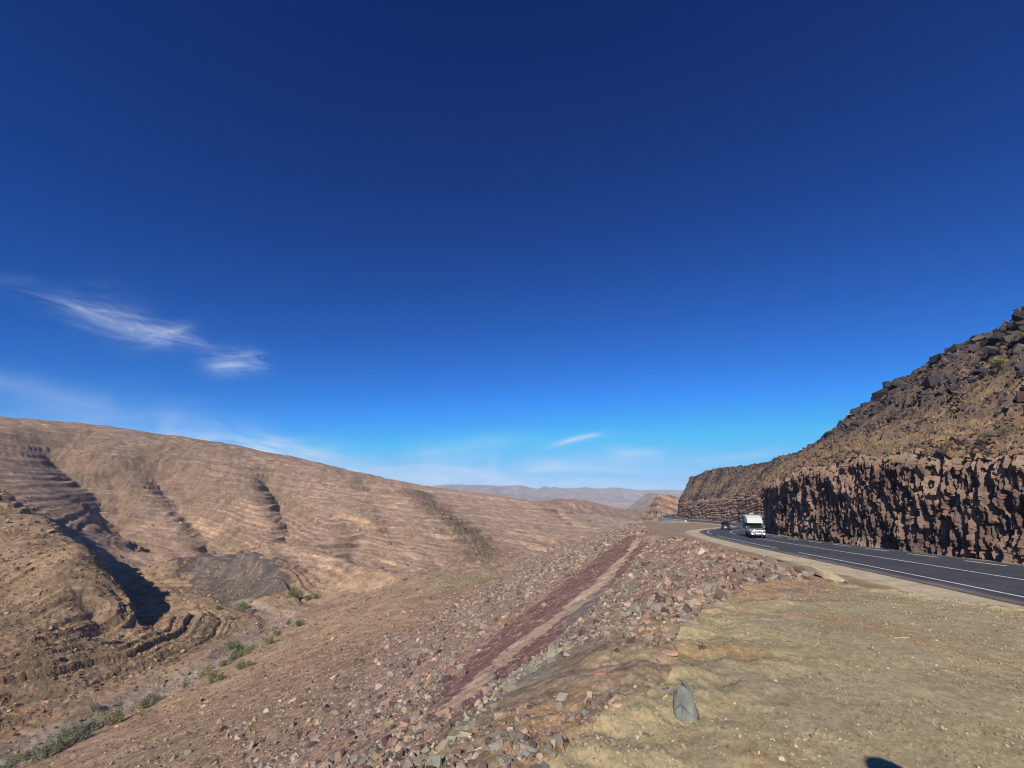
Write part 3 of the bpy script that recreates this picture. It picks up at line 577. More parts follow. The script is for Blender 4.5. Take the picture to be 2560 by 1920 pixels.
# ------------------------------------------------------------------ rock cutting and hill on the right
GX, GY = math.cos(R(24)), -math.sin(R(24))
def cliff_h(y): return np.interp(y, [-90, 0, 26, 47, 58, 66, 80, 100, 125, 150, 200, 250, 285, 340], [6.0, 6.4, 7.0, 8.6, 8.4, 7.8, 8.5, 9.5, 9.5, 9.5, 9.0, 8.0, 7.5, 7])
def crest_z(k): return np.interp(k, [-80, 40, 85, 125, 150, 165, 188, 215, 260, 300, 360], [24.5, 23.5, 22, 20.5, 15.0, 12.6, 10.9, 10.4, 9.9, 9.2, 9])
def cutting():
    ys = [-85.0]
    while ys[-1] < 338:
        y_ = ys[-1]; dist = math.hypot(float(rx(y_)) + 5, y_); ys.append(y_ + (0.6 if y_ < 10 else max(0.06, dist * 0.0011)))
    ys = np.array(ys); a = ra(ys); s = np.concatenate([[0], np.cumsum(np.hypot(np.diff(rx(ys)), np.diff(ys)))])
    NV = 190
    vv = np.linspace(0, 1, NV)
    S, T = np.meshgrid(s, vv, indexing='ij'); Y = np.repeat(ys[:, None], NV, 1); Aa = np.repeat(a[:, None], NV, 1)
    d0 = 5.35 + 0.5 * perlin(S / 9, S * 0 + 1.5) + 0.6 * sst(60, 72, Y) * sst(90, 78, Y)
    hc = cliff_h(Y) + 0.9 * perlin(S / 7, S * 0 + 4.2) + 0.45 * perlin(S / 1.8, S * 0 + 6.2)
    base = rz(Y) - 0.25; H = T * (hc + 0.25)
    near = sst(75, 50, Y); farw = 1 - near
    cw = 0.55 + 0.5 * farw * 1.0; chh = 1.7
    warp = 0.35 * fbm(S / 2.0, H / 2.0, 3, 201)
    fw_ = sst(50, 75, ys); wd_ = 0.21 + 0.5 * fw_ + 0.18 * sst(34, 24, ys); U = np.repeat(np.cumsum(np.concatenate([[0], np.diff(s)]) / wd_)[:, None], NV, 1)
    blocky = sst(38, 20, Y + 3 * perlin(S / 5, H / 5, 3)) * 0.75
    f1, f2, cx, cy, dx, dy = voronoi(U + warp * 0.7, H / 1.25 + warp * 0.5, 7)
    r1_ = hash2(cx, cy, 1); r2_ = hash2(cx, cy, 2); r3_ = hash2(cx, cy, 3)
    disp = 0.72 * (r1_ - 0.45) + (r2_ - 0.5) * dx * 0.9 + (r3_ - 0.5) * dy * 0.25 - 0.22 * (1 - ridged(S / 0.55 + warp, H / 5.0, 2, 215))
    g1, g2, gx, gy, ex, ey = voronoi(S / 0.13 + warp * 1.7, H / 0.45 + warp * 1.2, 9)
    q1 = hash2(gx, gy, 1); q2 = hash2(gx, gy, 2)
    disp2 = 0.26 * (q1 - 0.5) + (q2 - 0.5) * ex * 0.35
    big = 1.0 * fbm(S / 6.0, H / 3.5, 3, 211) + 0.5 * ridged(S / 3.0, H / 14.0, 2, 213)
    crack = -0.4 * (1 - sst(0.0, 0.10, f2 - f1))
    # layered, less columnar rock farther on
    lay = farw * sst(110, 135, Y); bed = 0.35 * (ridged(S / 22, (H + 0.05 * S + 1.2 * perlin(S / 14, H / 20, 2)) / 0.9, 3, 223) - 0.3)
    D = big * 0.62 + disp * (1 - 0.55 * lay) + disp2 + crack + lay * bed * 2
    D = D * sst(0, 0.05, T) + 0.15 * sst(0.08, 0.0, T)
    lean = 0.10 * H + 0.35 * sst(0.85, 1.0, T) ** 2
    off = d0 + lean - D * 0.9
    x = rx(Y) + off * np.cos(Aa); y = Y - off * np.sin(Aa); z = base + H
    # keep vertical joints from folding over
    V_ = np.stack([x, y, z], -1).reshape(-1, 3); F_ = grid_faces(len(ys), NV)
    # colours
    c = np.zeros(S.shape + (3,))
    def setc(cc, m):
        nonlocal c
        m = np.clip(m, 0, 1)[..., None]; c = c * (1 - m) + lin(cc) * m
    setc((108, 86, 74), np.ones(S.shape)); setc((158, 122, 100), sst(0.62, 0.95, r2_) * 0.75); setc((84, 64, 58), sst(0.45, 0.1, r2_) * 0.8); setc((142, 108, 90), sst(0.5, 0.9, q1) * 0.55)
    pn = fbm(S / 8, H / 5, 4, 231)
    setc((92, 68, 62), sst(0.0, 0.35, pn) * 0.7); setc((78, 60, 56), blocky * 0.55 * sst(0.35, 0.75, T)); setc((176, 138, 108), sst(0.0, 0.4, -pn) * 0.4)
    setc((156, 126, 98), sst(0.86, 1.0, T + 0.1 * pn) * 0.8); setc((150, 124, 104), sst(0.16, 0.0, T + 0.1 * pn) * 0.6); setc((190, 152, 122), lay * 0.55); setc((134, 98, 92), lay * sst(0.2, 0.8, ridged(S / 22, (H + 0.05 * S) / 0.9, 3, 223)) * 0.6)
    c *= (1 + 0.22 * fbm(S / 0.2, H / 0.2, 2, 241))[..., None]; c = c * 0.72 + c.mean(-1, keepdims=True) * 0.28 * np.array([1.02, 0.97, 0.97])
    o = link('rock_cutting', np_mesh('rock_cutting', V_, F_, np.clip(c, 0.01, 0.8).reshape(-1, 3), False), ground_mat('cut_rock', (0.5, 0.08), (4.0, 20.0), 0.9, 0.25)); tag(o, kind='structure')
    # hill above
    ys2 = ys[::3]; idx = np.arange(0, len(ys), 3); top = np.stack([x, y, z], -1)[idx, -1]
    # smooth line of the top, then blend into the hill plane
    w = [0.0]
    while w[-1] < 130: w.append(w[-1] + 0.10 + w[-1] * 0.008)
    w = np.array(w); Ws, _ = np.meshgrid(w, np.arange(len(idx))); NW = len(w)
    tx0 = top[:, 0][:, None]; ty0 = top[:, 1][:, None]; tz0 = top[:, 2][:, None]
    hx = tx0 + Ws * GX; hy = ty0 + Ws * GY
    kk = hx * -GY + hy * GX
    n_ = fbm(hx / 22, hy / 22, 4, 251)
    smooth_top = (rz(ys2) + cliff_h(ys2))[:, None]
    slope = np.interp(ys2, [-90, 60, 110, 160, 220, 280, 340], [0.70, 0.70, 0.76, 1.0, 1.5, 1.9, 1.9])[:, None]
    plane = smooth_top * sst(0, 4, Ws) + tz0 * (1 - sst(0, 4, Ws)) + slope * Ws - 0.25 * np.minimum(Ws, 5) * sst(70, 40, ys2)[:, None]
    cz = crest_z(kk) + 1.5 * n_
    kq = 3.0; hh = np.clip(0.5 + 0.5 * (cz + 0.04 * Ws - plane) / kq, 0, 1); hz = (cz + 0.04 * Ws) * (1 - hh) + plane * hh - kq * hh * (1 - hh)
    hz = hz + 0.35 * fbm(hx / 0.9, hy / 0.9, 4, 254) * sst(0, 0.4, Ws) + sst(0, 3, Ws) * (1.2 * n_ + 0.5 * fbm(hx / 4, hy / 4, 4, 253))
    f1, f2, cx, cy, dx, dy = voronoi(hx / 1.5, hy / 1.5, 55); rb = hash2(cx, cy, 1)
    hz = hz + sst(1, 3, Ws) * np.where(rb > 0.5, (rb - 0.4) * 1.0 * sst(0.0, 0.25, f2 - f1), 0)
    g1, g2, gx_, gy_, ex, ey = voronoi(hx / 0.5, hy / 0.5, 57); rs_ = hash2(gx_, gy_, 1)
    hz = hz + sst(0.3, 1, Ws) * np.where(rs_ > 0.4, (rs_ - 0.3) * 0.35 * sst(0.0, 0.25, g2 - g1), 0)
    # ledges of dark rock
    qz = hz + 0.1 * hx * 0; hz = hz + sst(5, 10, Ws) * strata(hz, hz - 0.06 * kk + 2 * n_, 6.5, 0.55, 0.1) * sst(-0.1, 0.25, fbm(hx / 15, hy / 15, 3, 259))
    c = np.zeros(hx.shape + (3,))
    setc((140, 116, 88), np.ones(hx.shape)); setc((136, 106, 86), sst(-0.1, 0.3, fbm(hx / 5, hy / 5, 3, 261)) * 0.7); setc((160, 138, 100), sst(0.1, 0.4, fbm(hx / 3, hy / 3, 3, 263)) * 0.7)
    upd = sst(3, 14, Ws)
    setc((70, 64, 66), (rb > 0.42) * 0.9 * (0.3 + 0.7 * upd)); setc((94, 80, 74), (rs_ > 0.5) * (0.5 + 0.3 * upd))
    setc((84, 74, 70), upd * sst(-0.35, 0.05, fbm(hx / 9, hy / 9, 3, 265)) * 0.7)
    farr = sst(110, 150, kk); setc((122, 104, 84), farr * 0.4)
    c *= (1 + 0.2 * fbm(hx / 0.4, hy / 0.4, 2, 271))[..., None]
    V2 = np.stack([hx, hy, hz], -1).reshape(-1, 3); o2 = link('right_hillside', np_mesh('right_hillside', V2, grid_faces(len(idx), NW), np.clip(c, 0.01, 0.8).reshape(-1, 3), False), ground_mat('boulder_slope', (0.5, 0.12), (2.0, 9.0), 0.9, 0.25)); tag(o2, kind='structure')
    return hx, hy, hz
HX, HY, HZ = cutting()

# ------------------------------------------------------------------ far ridges
def ridge(name, pts, t, front, drop, c0, c1, amp=0.004, n=500, m=90, seed=0, strat=0.0, ns=6.0, back=0.5, rgh=0.5, streak=None):
    px = np.array([p[0] for p in pts], float); py = np.array([p[1] for p in pts], float)
    X = np.linspace(px[0], px[-1], n); Yp = np.interp(X, px, py)
    dirs = np.array([px_dir(a, b) for a, b in zip(X, Yp)]); crest = dirs * t
    u = np.concatenate([np.linspace(0, 1, m), 1 + np.linspace(0.03, 1, 25)])
    hor = crest[:, :2]; hl = np.linalg.norm(hor, axis=1, keepdims=True); hd = hor / hl
    U = u[None, :]
    dist = hl + np.where(U <= 1, (U - 1) * front, (U - 1) * front * back)
    x = hd[:, :1] * dist; y = hd[:, 1:] * dist
    fr = np.where(U <= 1, 1 - U, U - 1)
    z = crest[:, 2:3] - drop * (fr ** 0.85)
    nn = fbm(x / (t * 0.03), y / (t * 0.03), 5, seed + 301, rgh); rd = ridged(x / (t * 0.05), y / (t * 0.09), 4, seed + 305)
    k = sst(0, 0.15, fr) ; z = z + drop * 0.22 * (rd - 0.5) * k + t * amp * nn * (0.45 + k)
    if strat: z = z + strata(z, z + 0.25 * x, strat, 0.7, 0.2)
    cc = lin(c0) * (1 - sst(-0.3, 0.3, nn)[..., None]) + lin(c1) * sst(-0.3, 0.3, nn)[..., None]
    if streak is not None:
        q = np.sin((z + streak[1] * x) * streak[0] + 2 * nn); cc = cc * (1 - 0.45 * (q > 0.75)[..., None]); cc = cc * (1 + 0.35 * (q < -0.8)[..., None])
    cc = cc * (1 + 0.25 * fbm(x / (t * 0.004), y / (t * 0.004), 3, seed + 311)[..., None])
    V_ = np.stack([x, y, z], -1).reshape(-1, 3)
    o = link(name, np_mesh(name, V_, grid_faces(n, len(u))[:, ::-1], np.clip(cc, 0.01, 0.8).reshape(-1, 3), True), ground_mat(name + '_soil', (0.5, t * 0.002), (20.0 / t, 120.0 / t), 0.95, 0.2)); tag(o, kind='structure'); return o
ridge('layered_hill', [(1560, 1330), (1590, 1312), (1605, 1292), (1622, 1268), (1640, 1240), (1652, 1235), (1680, 1238), (1715, 1250), (1760, 1268), (1800, 1285)], 350, 75, 22, (170, 140, 114), (142, 116, 98), 0.003, 320, 160, 1, 0.0, streak=(0.9, 0.45))
ridge('green_hill', [(1540, 1300), (1565, 1276), (1600, 1246), (1622, 1233), (1660, 1236), (1700, 1243), (1760, 1250), (1900, 1260)], 1400, 300, 60, (148, 134, 116), (134, 122, 106), 0.0015, 260, 90, 2)
ridge('brown_ridge', [(1280, 1262), (1350, 1252), (1400, 1246), (1430, 1249), (1460, 1250), (1500, 1260), (1540, 1270), (1600, 1276), (1700, 1282), (1800, 1290)], 1050, 300, 62, (128, 102, 86), (150, 120, 98), 0.002, 400, 90, 3)
MT = [(700, 1240), (900, 1222), (1000, 1213), (1040, 1216), (1080, 1215), (1120, 1211), (1170, 1212), (1205, 1212), (1260, 1215), (1305, 1213), (1330, 1220), (1345, 1222), (1362, 1215), (1375, 1219), (1385, 1216), (1400, 1220), (1440, 1221), (1465, 1217), (1480, 1220), (1500, 1222), (1535, 1218), (1560, 1221), (1600, 1225), (1680, 1225), (1750, 1225), (1900, 1228), (2100, 1232), (2600, 1236)]
ridge('distant_mountains', MT, 6200, 2600, 330, (140, 112, 100), (112, 94, 90), 0.0035, 900, 160, 4, rgh=0.6)

# ------------------------------------------------------------------ rocks
def ico(sub):
    bm = bmesh.new(); bmesh.ops.create_icosphere(bm, subdivisions=sub, radius=1.0)
    V_ = np.array([v.co[:] for v in bm.verts]); F_ = np.array([[v.index for v in f.verts] for f in bm.faces]); bm.free(); return V_, F_
def rock_shape(Vs, seed, planes=11, flat=1.0):
    g = np.random.default_rng(seed); n = g.normal(size=(planes, 3)); n /= np.linalg.norm(n, axis=1, keepdims=True); p = g.uniform(0.55, 0.95, planes)
    # three near-orthogonal pairs give blocky, slabby rock
    q = np.linalg.qr(g.normal(size=(3, 3)))[0]; n = np.concatenate([n, q, -q]); p = np.concatenate([p, g.uniform(0.5, 0.8, 6)])
    dt = Vs @ n.T; r = np.where(dt > 0.05, p[None] / np.maximum(dt, 0.05), 9).min(1)
    P = Vs * np.minimum(r, 1.15)[:, None]; P[:, 2] *= flat; return P
ICO1, ICO2, ICO3 = ico(1), ico(2), ico(3)
def hull(pts):
    bm = bmesh.new()
    for p in pts: bm.verts.new(p)
    bmesh.ops.convex_hull(bm, input=list(bm.verts)); bmesh.ops.delete(bm, geom=[v for v in bm.verts if not v.link_faces], context='VERTS')
    bm.verts.index_update(); V_ = np.array([v.co[:] for v in bm.verts]); F_ = np.array([[v.index for v in f.verts] for f in bm.faces if len(f.verts) == 3]); bm.free(); return V_, F_
def block_pts(seed, extra, flat):
    g = np.random.default_rng(seed); c = np.array([(x, y, z) for x in (-1, 1) for y in (-1, 1) for z in (-1, 1)], float) * 0.68
    c += g.uniform(-0.34, 0.34, c.shape); e = g.normal(size=(extra, 3)); e /= np.linalg.norm(e, axis=1, keepdims=True); P = np.concatenate([c, e * g.uniform(0.75, 1.0, (extra, 1))]); P[:, 2] *= flat; return P
stone_m = stone_mat('broken_stone'); stuff_m = stone_mat('broken_stone_mass', False)
rock_meshes = []
for i in range(18):
    V_, F_ = hull(block_pts(500 + i, 5, 0.75 if i % 3 else 0.5)); bm = bmesh.new(); vs = [bm.verts.new(p) for p in V_]
    for f in F_: bm.faces.new([vs[k] for k in f])
    bmesh.ops.dissolve_limit(bm, angle_limit=R(9), verts=bm.verts, edges=bm.edges); bmesh.ops.bevel(bm, geom=list(bm.edges), offset=0.035, segments=1, affect='EDGES'); bmesh.ops.triangulate(bm, faces=bm.faces)
    bmesh.ops.subdivide_edges(bm, edges=list(bm.edges), cuts=1, use_grid_fill=True); bmesh.ops.recalc_face_normals(bm, faces=bm.faces)
    co = np.array([v.co[:] for v in bm.verts]); nz = fbm(co[:, 0] * 3 + co[:, 2] * 2 + i, co[:, 1] * 3 - co[:, 2] * 2, 3, 590)
    for v_, k in zip(bm.verts, nz): v_.co *= 1 + 0.07 * float(k)
    me = bpy.data.meshes.new('stone_shape'); bm.to_mesh(me); bm.free(); me.materials.append(stone_m); rock_meshes.append(me)
rock_variants = [hull(block_pts(700 + i, 3, 0.8)) for i in range(24)]

def rot_rand(n, g, tilt=0.6):
    az = g.uniform(0, 2 * np.pi, n); tx = g.normal(0, tilt, n); ty = g.normal(0, tilt, n)
    cz, sz = np.cos(az), np.sin(az); cx, sx = np.cos(tx), np.sin(tx); cy, sy = np.cos(ty), np.sin(ty)
    M = np.zeros((n, 3, 3)); M[:, 0, 0] = cz * cy; M[:, 0, 1] = cz * sy * sx - sz * cx; M[:, 0, 2] = cz * sy * cx + sz * sx
    M[:, 1, 0] = sz * cy; M[:, 1, 1] = sz * sy * sx + cz * cx; M[:, 1, 2] = sz * sy * cx - cz * sx; M[:, 2, 0] = -sy; M[:, 2, 1] = cy * sx; M[:, 2, 2] = cy * cx
    return M
def rock_mass(name, pos, size, cols, g, label, cat):
    n = len(pos); var = g.integers(0, len(rock_variants), n); rot = rot_rand(n, g)
    sc = np.stack([size * g.uniform(0.8, 1.4, n), size * g.uniform(0.7, 1.1, n), size * g.uniform(0.55, 0.95, n)], 1)
    Ps, Fs, Cs, off = [], [], [], 0
    for vi, (bv, bf) in enumerate(rock_variants):
        k = np.nonzero(var == vi)[0]
        if len(k) == 0: continue
        P = np.einsum('nij,nkj->nki', rot[k], bv[None] * sc[k][:, None]) + pos[k][:, None]; nv = len(bv)
        Ps.append(P.reshape(-1, 3)); Fs.append((bf[None] + (np.arange(len(k)) * nv)[:, None, None]).reshape(-1, 3) + off); Cs.append(np.repeat(cols[k], nv, 0)); off += nv * len(k)
    P = np.concatenate(Ps); F_ = np.concatenate(Fs); C_ = np.concatenate(Cs)
    o = link(name, np_mesh(name, P.reshape(-1, 3), F_, C_), stuff_m); return tag(o, label, cat, kind='stuff')
PAL_E = np.array([lin(c) for c in [(196, 160, 132), (176, 138, 116), (150, 112, 100), (126, 92, 86), (206, 176, 146), (164, 150, 134), (140, 128, 118), (186, 142, 100), (150, 150, 132), (112, 84, 80), (176, 130, 112)]])

def scatter_embankment():
    g = np.random.default_rng(21); N = 330000
    az = np.radians(g.uniform(-44, 36, N)); r = np.exp(g.uniform(math.log(3.0), math.log(240), N)); x = np.sin(az) * r; y = np.cos(az) * r
    z, plat, fill, M = terrain(x, y)
    near_edge = plat * (x - xc(y) < 3.2 * g.uniform(0, 1, N) ** 2) * (y > 10.0) * (y < 60)
    fd = np.zeros(N); mm = (plat < 0.5) & (r < 260) & (x > -90); fd[mm] = zfill(x[mm], y[mm]) - z[mm]; toe = (1 - plat) * (1 - fill) * np.where(mm, np.exp(np.minimum(fd, 0) / 1.1), 0) * 0.30 + (M['nat'] > 0.9) * 0.02 * mm * np.exp(np.minimum(fd, 0) / 8.0)
    dens = 0.5 + 0.9 * fbm(x / 4, y / 4, 3, 401)
    band = np.zeros(N)
    for poly, c, k in BANDS[:3]: band = np.maximum(band, inpoly(x, y, poly))
    p = np.clip(fill * dens * 0.75, 0, 1) * (1 - 0.82 * band) + near_edge * (0.08 + 0.35 * sst(18, 30, r)) + toe
    keep = g.uniform(0, 1, N) < p
    keep &= ~((r < 9) & (g.uniform(0, 1, N) < 0.35 * sst(3.5, 0.6, xc(y) - x))); keep &= ~((plat > 0.5) & (y < 14))
    x, y, z, r, fill = x[keep], y[keep], z[keep], r[keep], fill[keep]; n = len(x)
    band = band[keep]
    size = (0.007 + 0.00085 * r) * np.exp(g.normal(0, 0.85, n)) * np.where(band > 0, 0.6, 1); size = np.minimum(np.minimum(size, 0.50), 0.0125 * r)
    size = np.maximum(size, 0.0009 * r * g.uniform(0.6, 1.6, n)); print('embankment stones', n)
    ci = g.integers(0, len(PAL_E), n); cols = PAL_E[ci] * g.uniform(0.62, 1.0, (n, 1)); cols = cols * 0.55 + cols.mean(1, keepdims=True) * 0.45 * np.array([1.15, 1.01, 0.80])
    for k in (0, 2):
        inb = inpoly(x, y, BANDS[k][0]); cols[inb & (g.uniform(0, 1, n) < 0.7)] = lin((134, 102, 92))
    inb = inpoly(x, y, BANDS[3][0]); cols[inb] = cols[inb] * 0.55 + lin((166, 166, 142)) * 0.45
    scr = size / r; order = np.argsort(-scr); big = order[:290]; rest = order[290:]
    rock_mass('rubble', np.stack([x, y, z + size * 0.12], 1)[rest], size[rest], cols[rest], g, 'countless small broken stones tipped over the embankment slope', 'rubble')
    hue = lambda c: 'pale' if c.mean() > 0.33 else ('tan' if c.mean() > 0.24 else ('brown' if c.mean() > 0.15 else 'dark reddish'))
    for j in big:
        o = bpy.data.objects.new('stone', rock_meshes[int(g.integers(0, 18))]); col.objects.link(o); s = float(size[j])
        o.location = (x[j], y[j], z[j] + s * 0.15); o.scale = (s * g.uniform(0.9, 1.5), s * g.uniform(0.8, 1.1), s * g.uniform(0.7, 1.0)); o.rotation_euler = (g.normal(0, 0.5), g.normal(0, 0.5), g.uniform(0, 6.28))
        o.color = (*cols[j], 1)
        where = 'near the lay-by edge in the foreground' if r[j] < 9 else ('on the middle of the tipped embankment slope' if r[j] < 25 else 'on the far embankment slope below the road')
        tag(o, f'{hue(cols[j])} angular broken stone lying {where}', 'stone', 'broken stones on the tipped embankment slope')
scatter_embankment()

def scatter_natural():
    g = np.random.default_rng(22); N = 150000
    az = np.radians(g.uniform(-50, 20, N)); r = np.exp(g.uniform(math.log(40), math.log(520), N)); x = np.sin(az) * r; y = np.cos(az) * r
    z, plat, fill, M = terrain(x, y)
    p = (M['spur'] * 0.7 + M['river'] * 0.5 + M['out'] * 0.8 + (M['nat'] * (1 - M['hill'])) * 0.35 + M['hill'] * 0.12) * (plat < 0.5) * (fill < 0.5)
    keep = g.uniform(0, 1, N) < p * (0.6 + 0.9 * fbm(x / 15, y / 15, 3, 411)); x, y, z, r = x[keep], y[keep], z[keep], r[keep]; n = len(x)
    size = np.clip(0.0010 * r * np.exp(g.normal(0, 0.5, n)), 0.04, 1.6)
    cols = np.array([lin(c) for c in [(160, 130, 98), (134, 108, 82), (184, 146, 106), (116, 98, 80)]])[g.integers(0, 4, n)] * g.uniform(0.75, 1.15, (n, 1))
    rock_mass('loose_rocks', np.stack([x, y, z + size * 0.1], 1), size, cols, g, 'countless loose weathered rocks strewn over the valley slopes and river bank', 'rocks')
scatter_natural()
def scatter_scrub():
    g = np.random.default_rng(24); N = 9000
    az = np.radians(g.uniform(-50, 15, N)); r = np.exp(g.uniform(math.log(50), math.log(480), N)); x = np.sin(az) * r; y = np.cos(az) * r
    z, plat, fill, M = terrain(x, y); k = (M['nat'] > 0.9) & (g.uniform(0, 1, N) < 0.25 + 0.8 * fbm(x / 25, y / 25, 3, 431)); x, y, z, r = x[k], y[k], z[k], r[k]; n = len(x)
    size = np.clip(0.0011 * r * np.exp(g.normal(0, 0.4, n)), 0.06, 0.7); cols = np.array([lin(c) for c in [(96, 92, 66), (110, 100, 74), (84, 84, 62)]])[g.integers(0, 3, n)]
    rock_mass('scrub', np.stack([x, y, z + size * 0.3], 1), size, cols, g, 'tiny dry scrub tufts dotting the valley slopes', 'scrub')
scatter_scrub()

def scatter_hill():
    g = np.random.default_rng(23); ni, nj = HX.shape; N = 100000
    i = g.integers(5, ni - 3, N); j = g.integers(0, nj - 2, N); j[:20000] = g.integers(0, 22, 20000)
    x, y, z = HX[i, j], HY[i, j], HZ[i, j]; r = np.hypot(x, y)
    w = (x - HX[i, 0]) * GX + (y - HY[i, 0]) * GY
    cl_ = fbm(x / 9, y / 9, 4, 421); d = (0.30 + 1.1 * sst(3, 14, w)) * (0.80 + 2.2 * cl_)
    print('hill', N); keep = (g.uniform(0, 1, N) < d * np.clip(r / 60, 0.4, 1)) & (y > 5) & (np.arctan2(x, y) < R(56)) & (w < 95); x, y, z, r, w = x[keep], y[keep], z[keep], r[keep], w[keep]; n = len(x)
    size = np.clip(0.21 * np.exp(g.normal(0, 0.65, n)) * (0.35 + 0.75 * sst(3, 26, w)), 0.06, 1.1); size = np.maximum(size, 0.0022 * r)
    pal = np.array([lin(c) for c in [(72, 68, 72), (58, 56, 62), (92, 82, 80), (120, 92, 78), (84, 72, 70), (148, 116, 92)]])
    ci = g.choice(6, n, p=[.27, .22, .18, .12, .13, .08]); low = w < 6; ci[low] = g.choice(6, low.sum(), p=[.12, .06, .2, .27, .1, .25]); ci[(size > 0.42) & (ci == 5)] = 0; ci[(size > 0.42) & (ci == 3)] = 2; clk = fbm(x / 9, y / 9, 4, 421); size = np.minimum(size * (0.8 + 0.9 * np.clip(clk, 0, 0.5)), 0.95); cols = pal[ci] * g.uniform(0.8, 1.2, (n, 1)) * (1 - 0.35 * sst(0.0, 0.3, clk))[:, None]
    order = np.argsort(-size / r); big = order[:290]; rest = order[290:]
    rock_mass('boulder_field', np.stack([x, y, z + size * 0.15], 1)[rest], size[rest], cols[rest], g, 'dense field of dark broken rocks covering the hillside above the road cutting', 'boulders')
    for j in big:
        o = bpy.data.objects.new('boulder', rock_meshes[int(g.integers(0, 18))]); col.objects.link(o); s = float(size[j])
        o.location = (x[j], y[j], z[j] + s * 0.25); o.scale = (s * g.uniform(0.9, 1.4), s * g.uniform(0.8, 1.2), s * g.uniform(0.9, 1.4)); o.rotation_euler = (g.normal(0, 0.35), g.normal(0, 0.35), g.uniform(0, 6.28)); o.color = (*cols[j], 1)
        tone = 'blackish' if cols[j].mean() < 0.075 else ('brown' if cols[j].mean() > 0.11 else 'dark grey')
        where = 'just above the rim of the road cutting' if w[j] < 8 else ('halfway up the rocky hillside' if w[j] < 24 else 'near the skyline of the rocky hillside')
        tag(o, f'{tone} angular boulder {where}', 'boulder', 'dark boulders on the hillside above the road')
scatter_hill()

# ------------------------------------------------------------------ things on the lay-by
def ground_z(x, y): return float(terrain(np.array([x]), np.array([y]))[0][0])
def poly_obj(name, V_, F_, mat, parent=None, bevel=0.0, smooth=False, seg=2):
    me = bpy.data.meshes.new(name); me.from_pydata([tuple(v) for v in V_], [], [tuple(f) for f in F_]); me.validate()
    bm = bmesh.new(); bm.from_mesh(me); bmesh.ops.recalc_face_normals(bm, faces=bm.faces)
    if bevel: bmesh.ops.bevel(bm, geom=list(bm.edges), offset=bevel, segments=seg, affect='EDGES', profile=0.6)
    if smooth:
        for f in bm.faces: f.smooth = True
    bm.to_mesh(me); bm.free(); return link(name, me, mat, parent)
def big_rock(name, pts, color, label, loc, rot=0, cat='boulder', group=None, mat=None, rough=0.02, sub=3, th=None, fr=6):
    """an angular rock: convex hull of points, subdivided and roughened"""
    bm = bmesh.new()
    for p in pts: bm.verts.new(p)
    bmesh.ops.convex_hull(bm, input=list(bm.verts)); bmesh.ops.delete(bm, geom=[v for v in bm.verts if not v.link_faces], context='VERTS')
    bmesh.ops.bevel(bm, geom=list(bm.edges), offset=rough * 1.2, segments=1, affect='EDGES')
    for _ in range(sub):
        bmesh.ops.subdivide_edges(bm, edges=[e for e in bm.edges if e.calc_length() > (th or rough * 2)], cuts=1, use_grid_fill=True)
        bmesh.ops.triangulate(bm, faces=bm.faces)
    co = np.array([v.co[:] for v in bm.verts]); nz = fbm(co[:, 0] * fr + co[:, 2] * fr * .5, co[:, 1] * fr - co[:, 2] * fr * .7, 4, 601 + int(co.shape[0]) % 50)
    for v_, k in zip(bm.verts, nz): v_.co += v_.normal * float(k) * rough
    me = bpy.data.meshes.new(name); bm.to_mesh(me); bm.free(); o = link(name, me, mat or stone_m); o.location = loc; o.rotation_euler = (0, 0, rot); o.color = (*lin(color), 1)
    return tag(o, label, cat, group)
def slate_mat():
    m, n = new_mat('slate'); tc = n.n('ShaderNodeTexCoord').outputs['Object']
    mp = n.n('ShaderNodeMapping', ins={0: tc, 3: (14, 14, 1.6)}).outputs[0]
    a = n.noise(mp, 1.0, 8, 0.7); b = n.noise(tc, 5, 6, 0.7)
    c = n.mix(n.mr(a, 0.35, 0.65), tuple(lin((98, 102, 98))) + (1,), tuple(lin((136, 136, 124))) + (1,))
    c = n.mix(n.mr(b, 0.58, 0.62), c, tuple(lin((186, 190, 176))) + (1,)); c = n.mix(n.m('MULTIPLY', n.mr(n.noise(tc, 2.5, 3), 0.5, 0.6), 0.45), c, tuple(lin((152, 122, 88))) + (1,))
    bp = n.n('ShaderNodeBump', ins={'Strength': 0.5, 'Distance': 0.02, 'Height': a})
    bs = n.n('ShaderNodeBsdfPrincipled', ins={'Base Color': c, 'Roughness': 0.8, 'Normal': bp.outputs[0]}); n.n('ShaderNodeOutputMaterial', ins={0: bs.outputs[0]}); return m
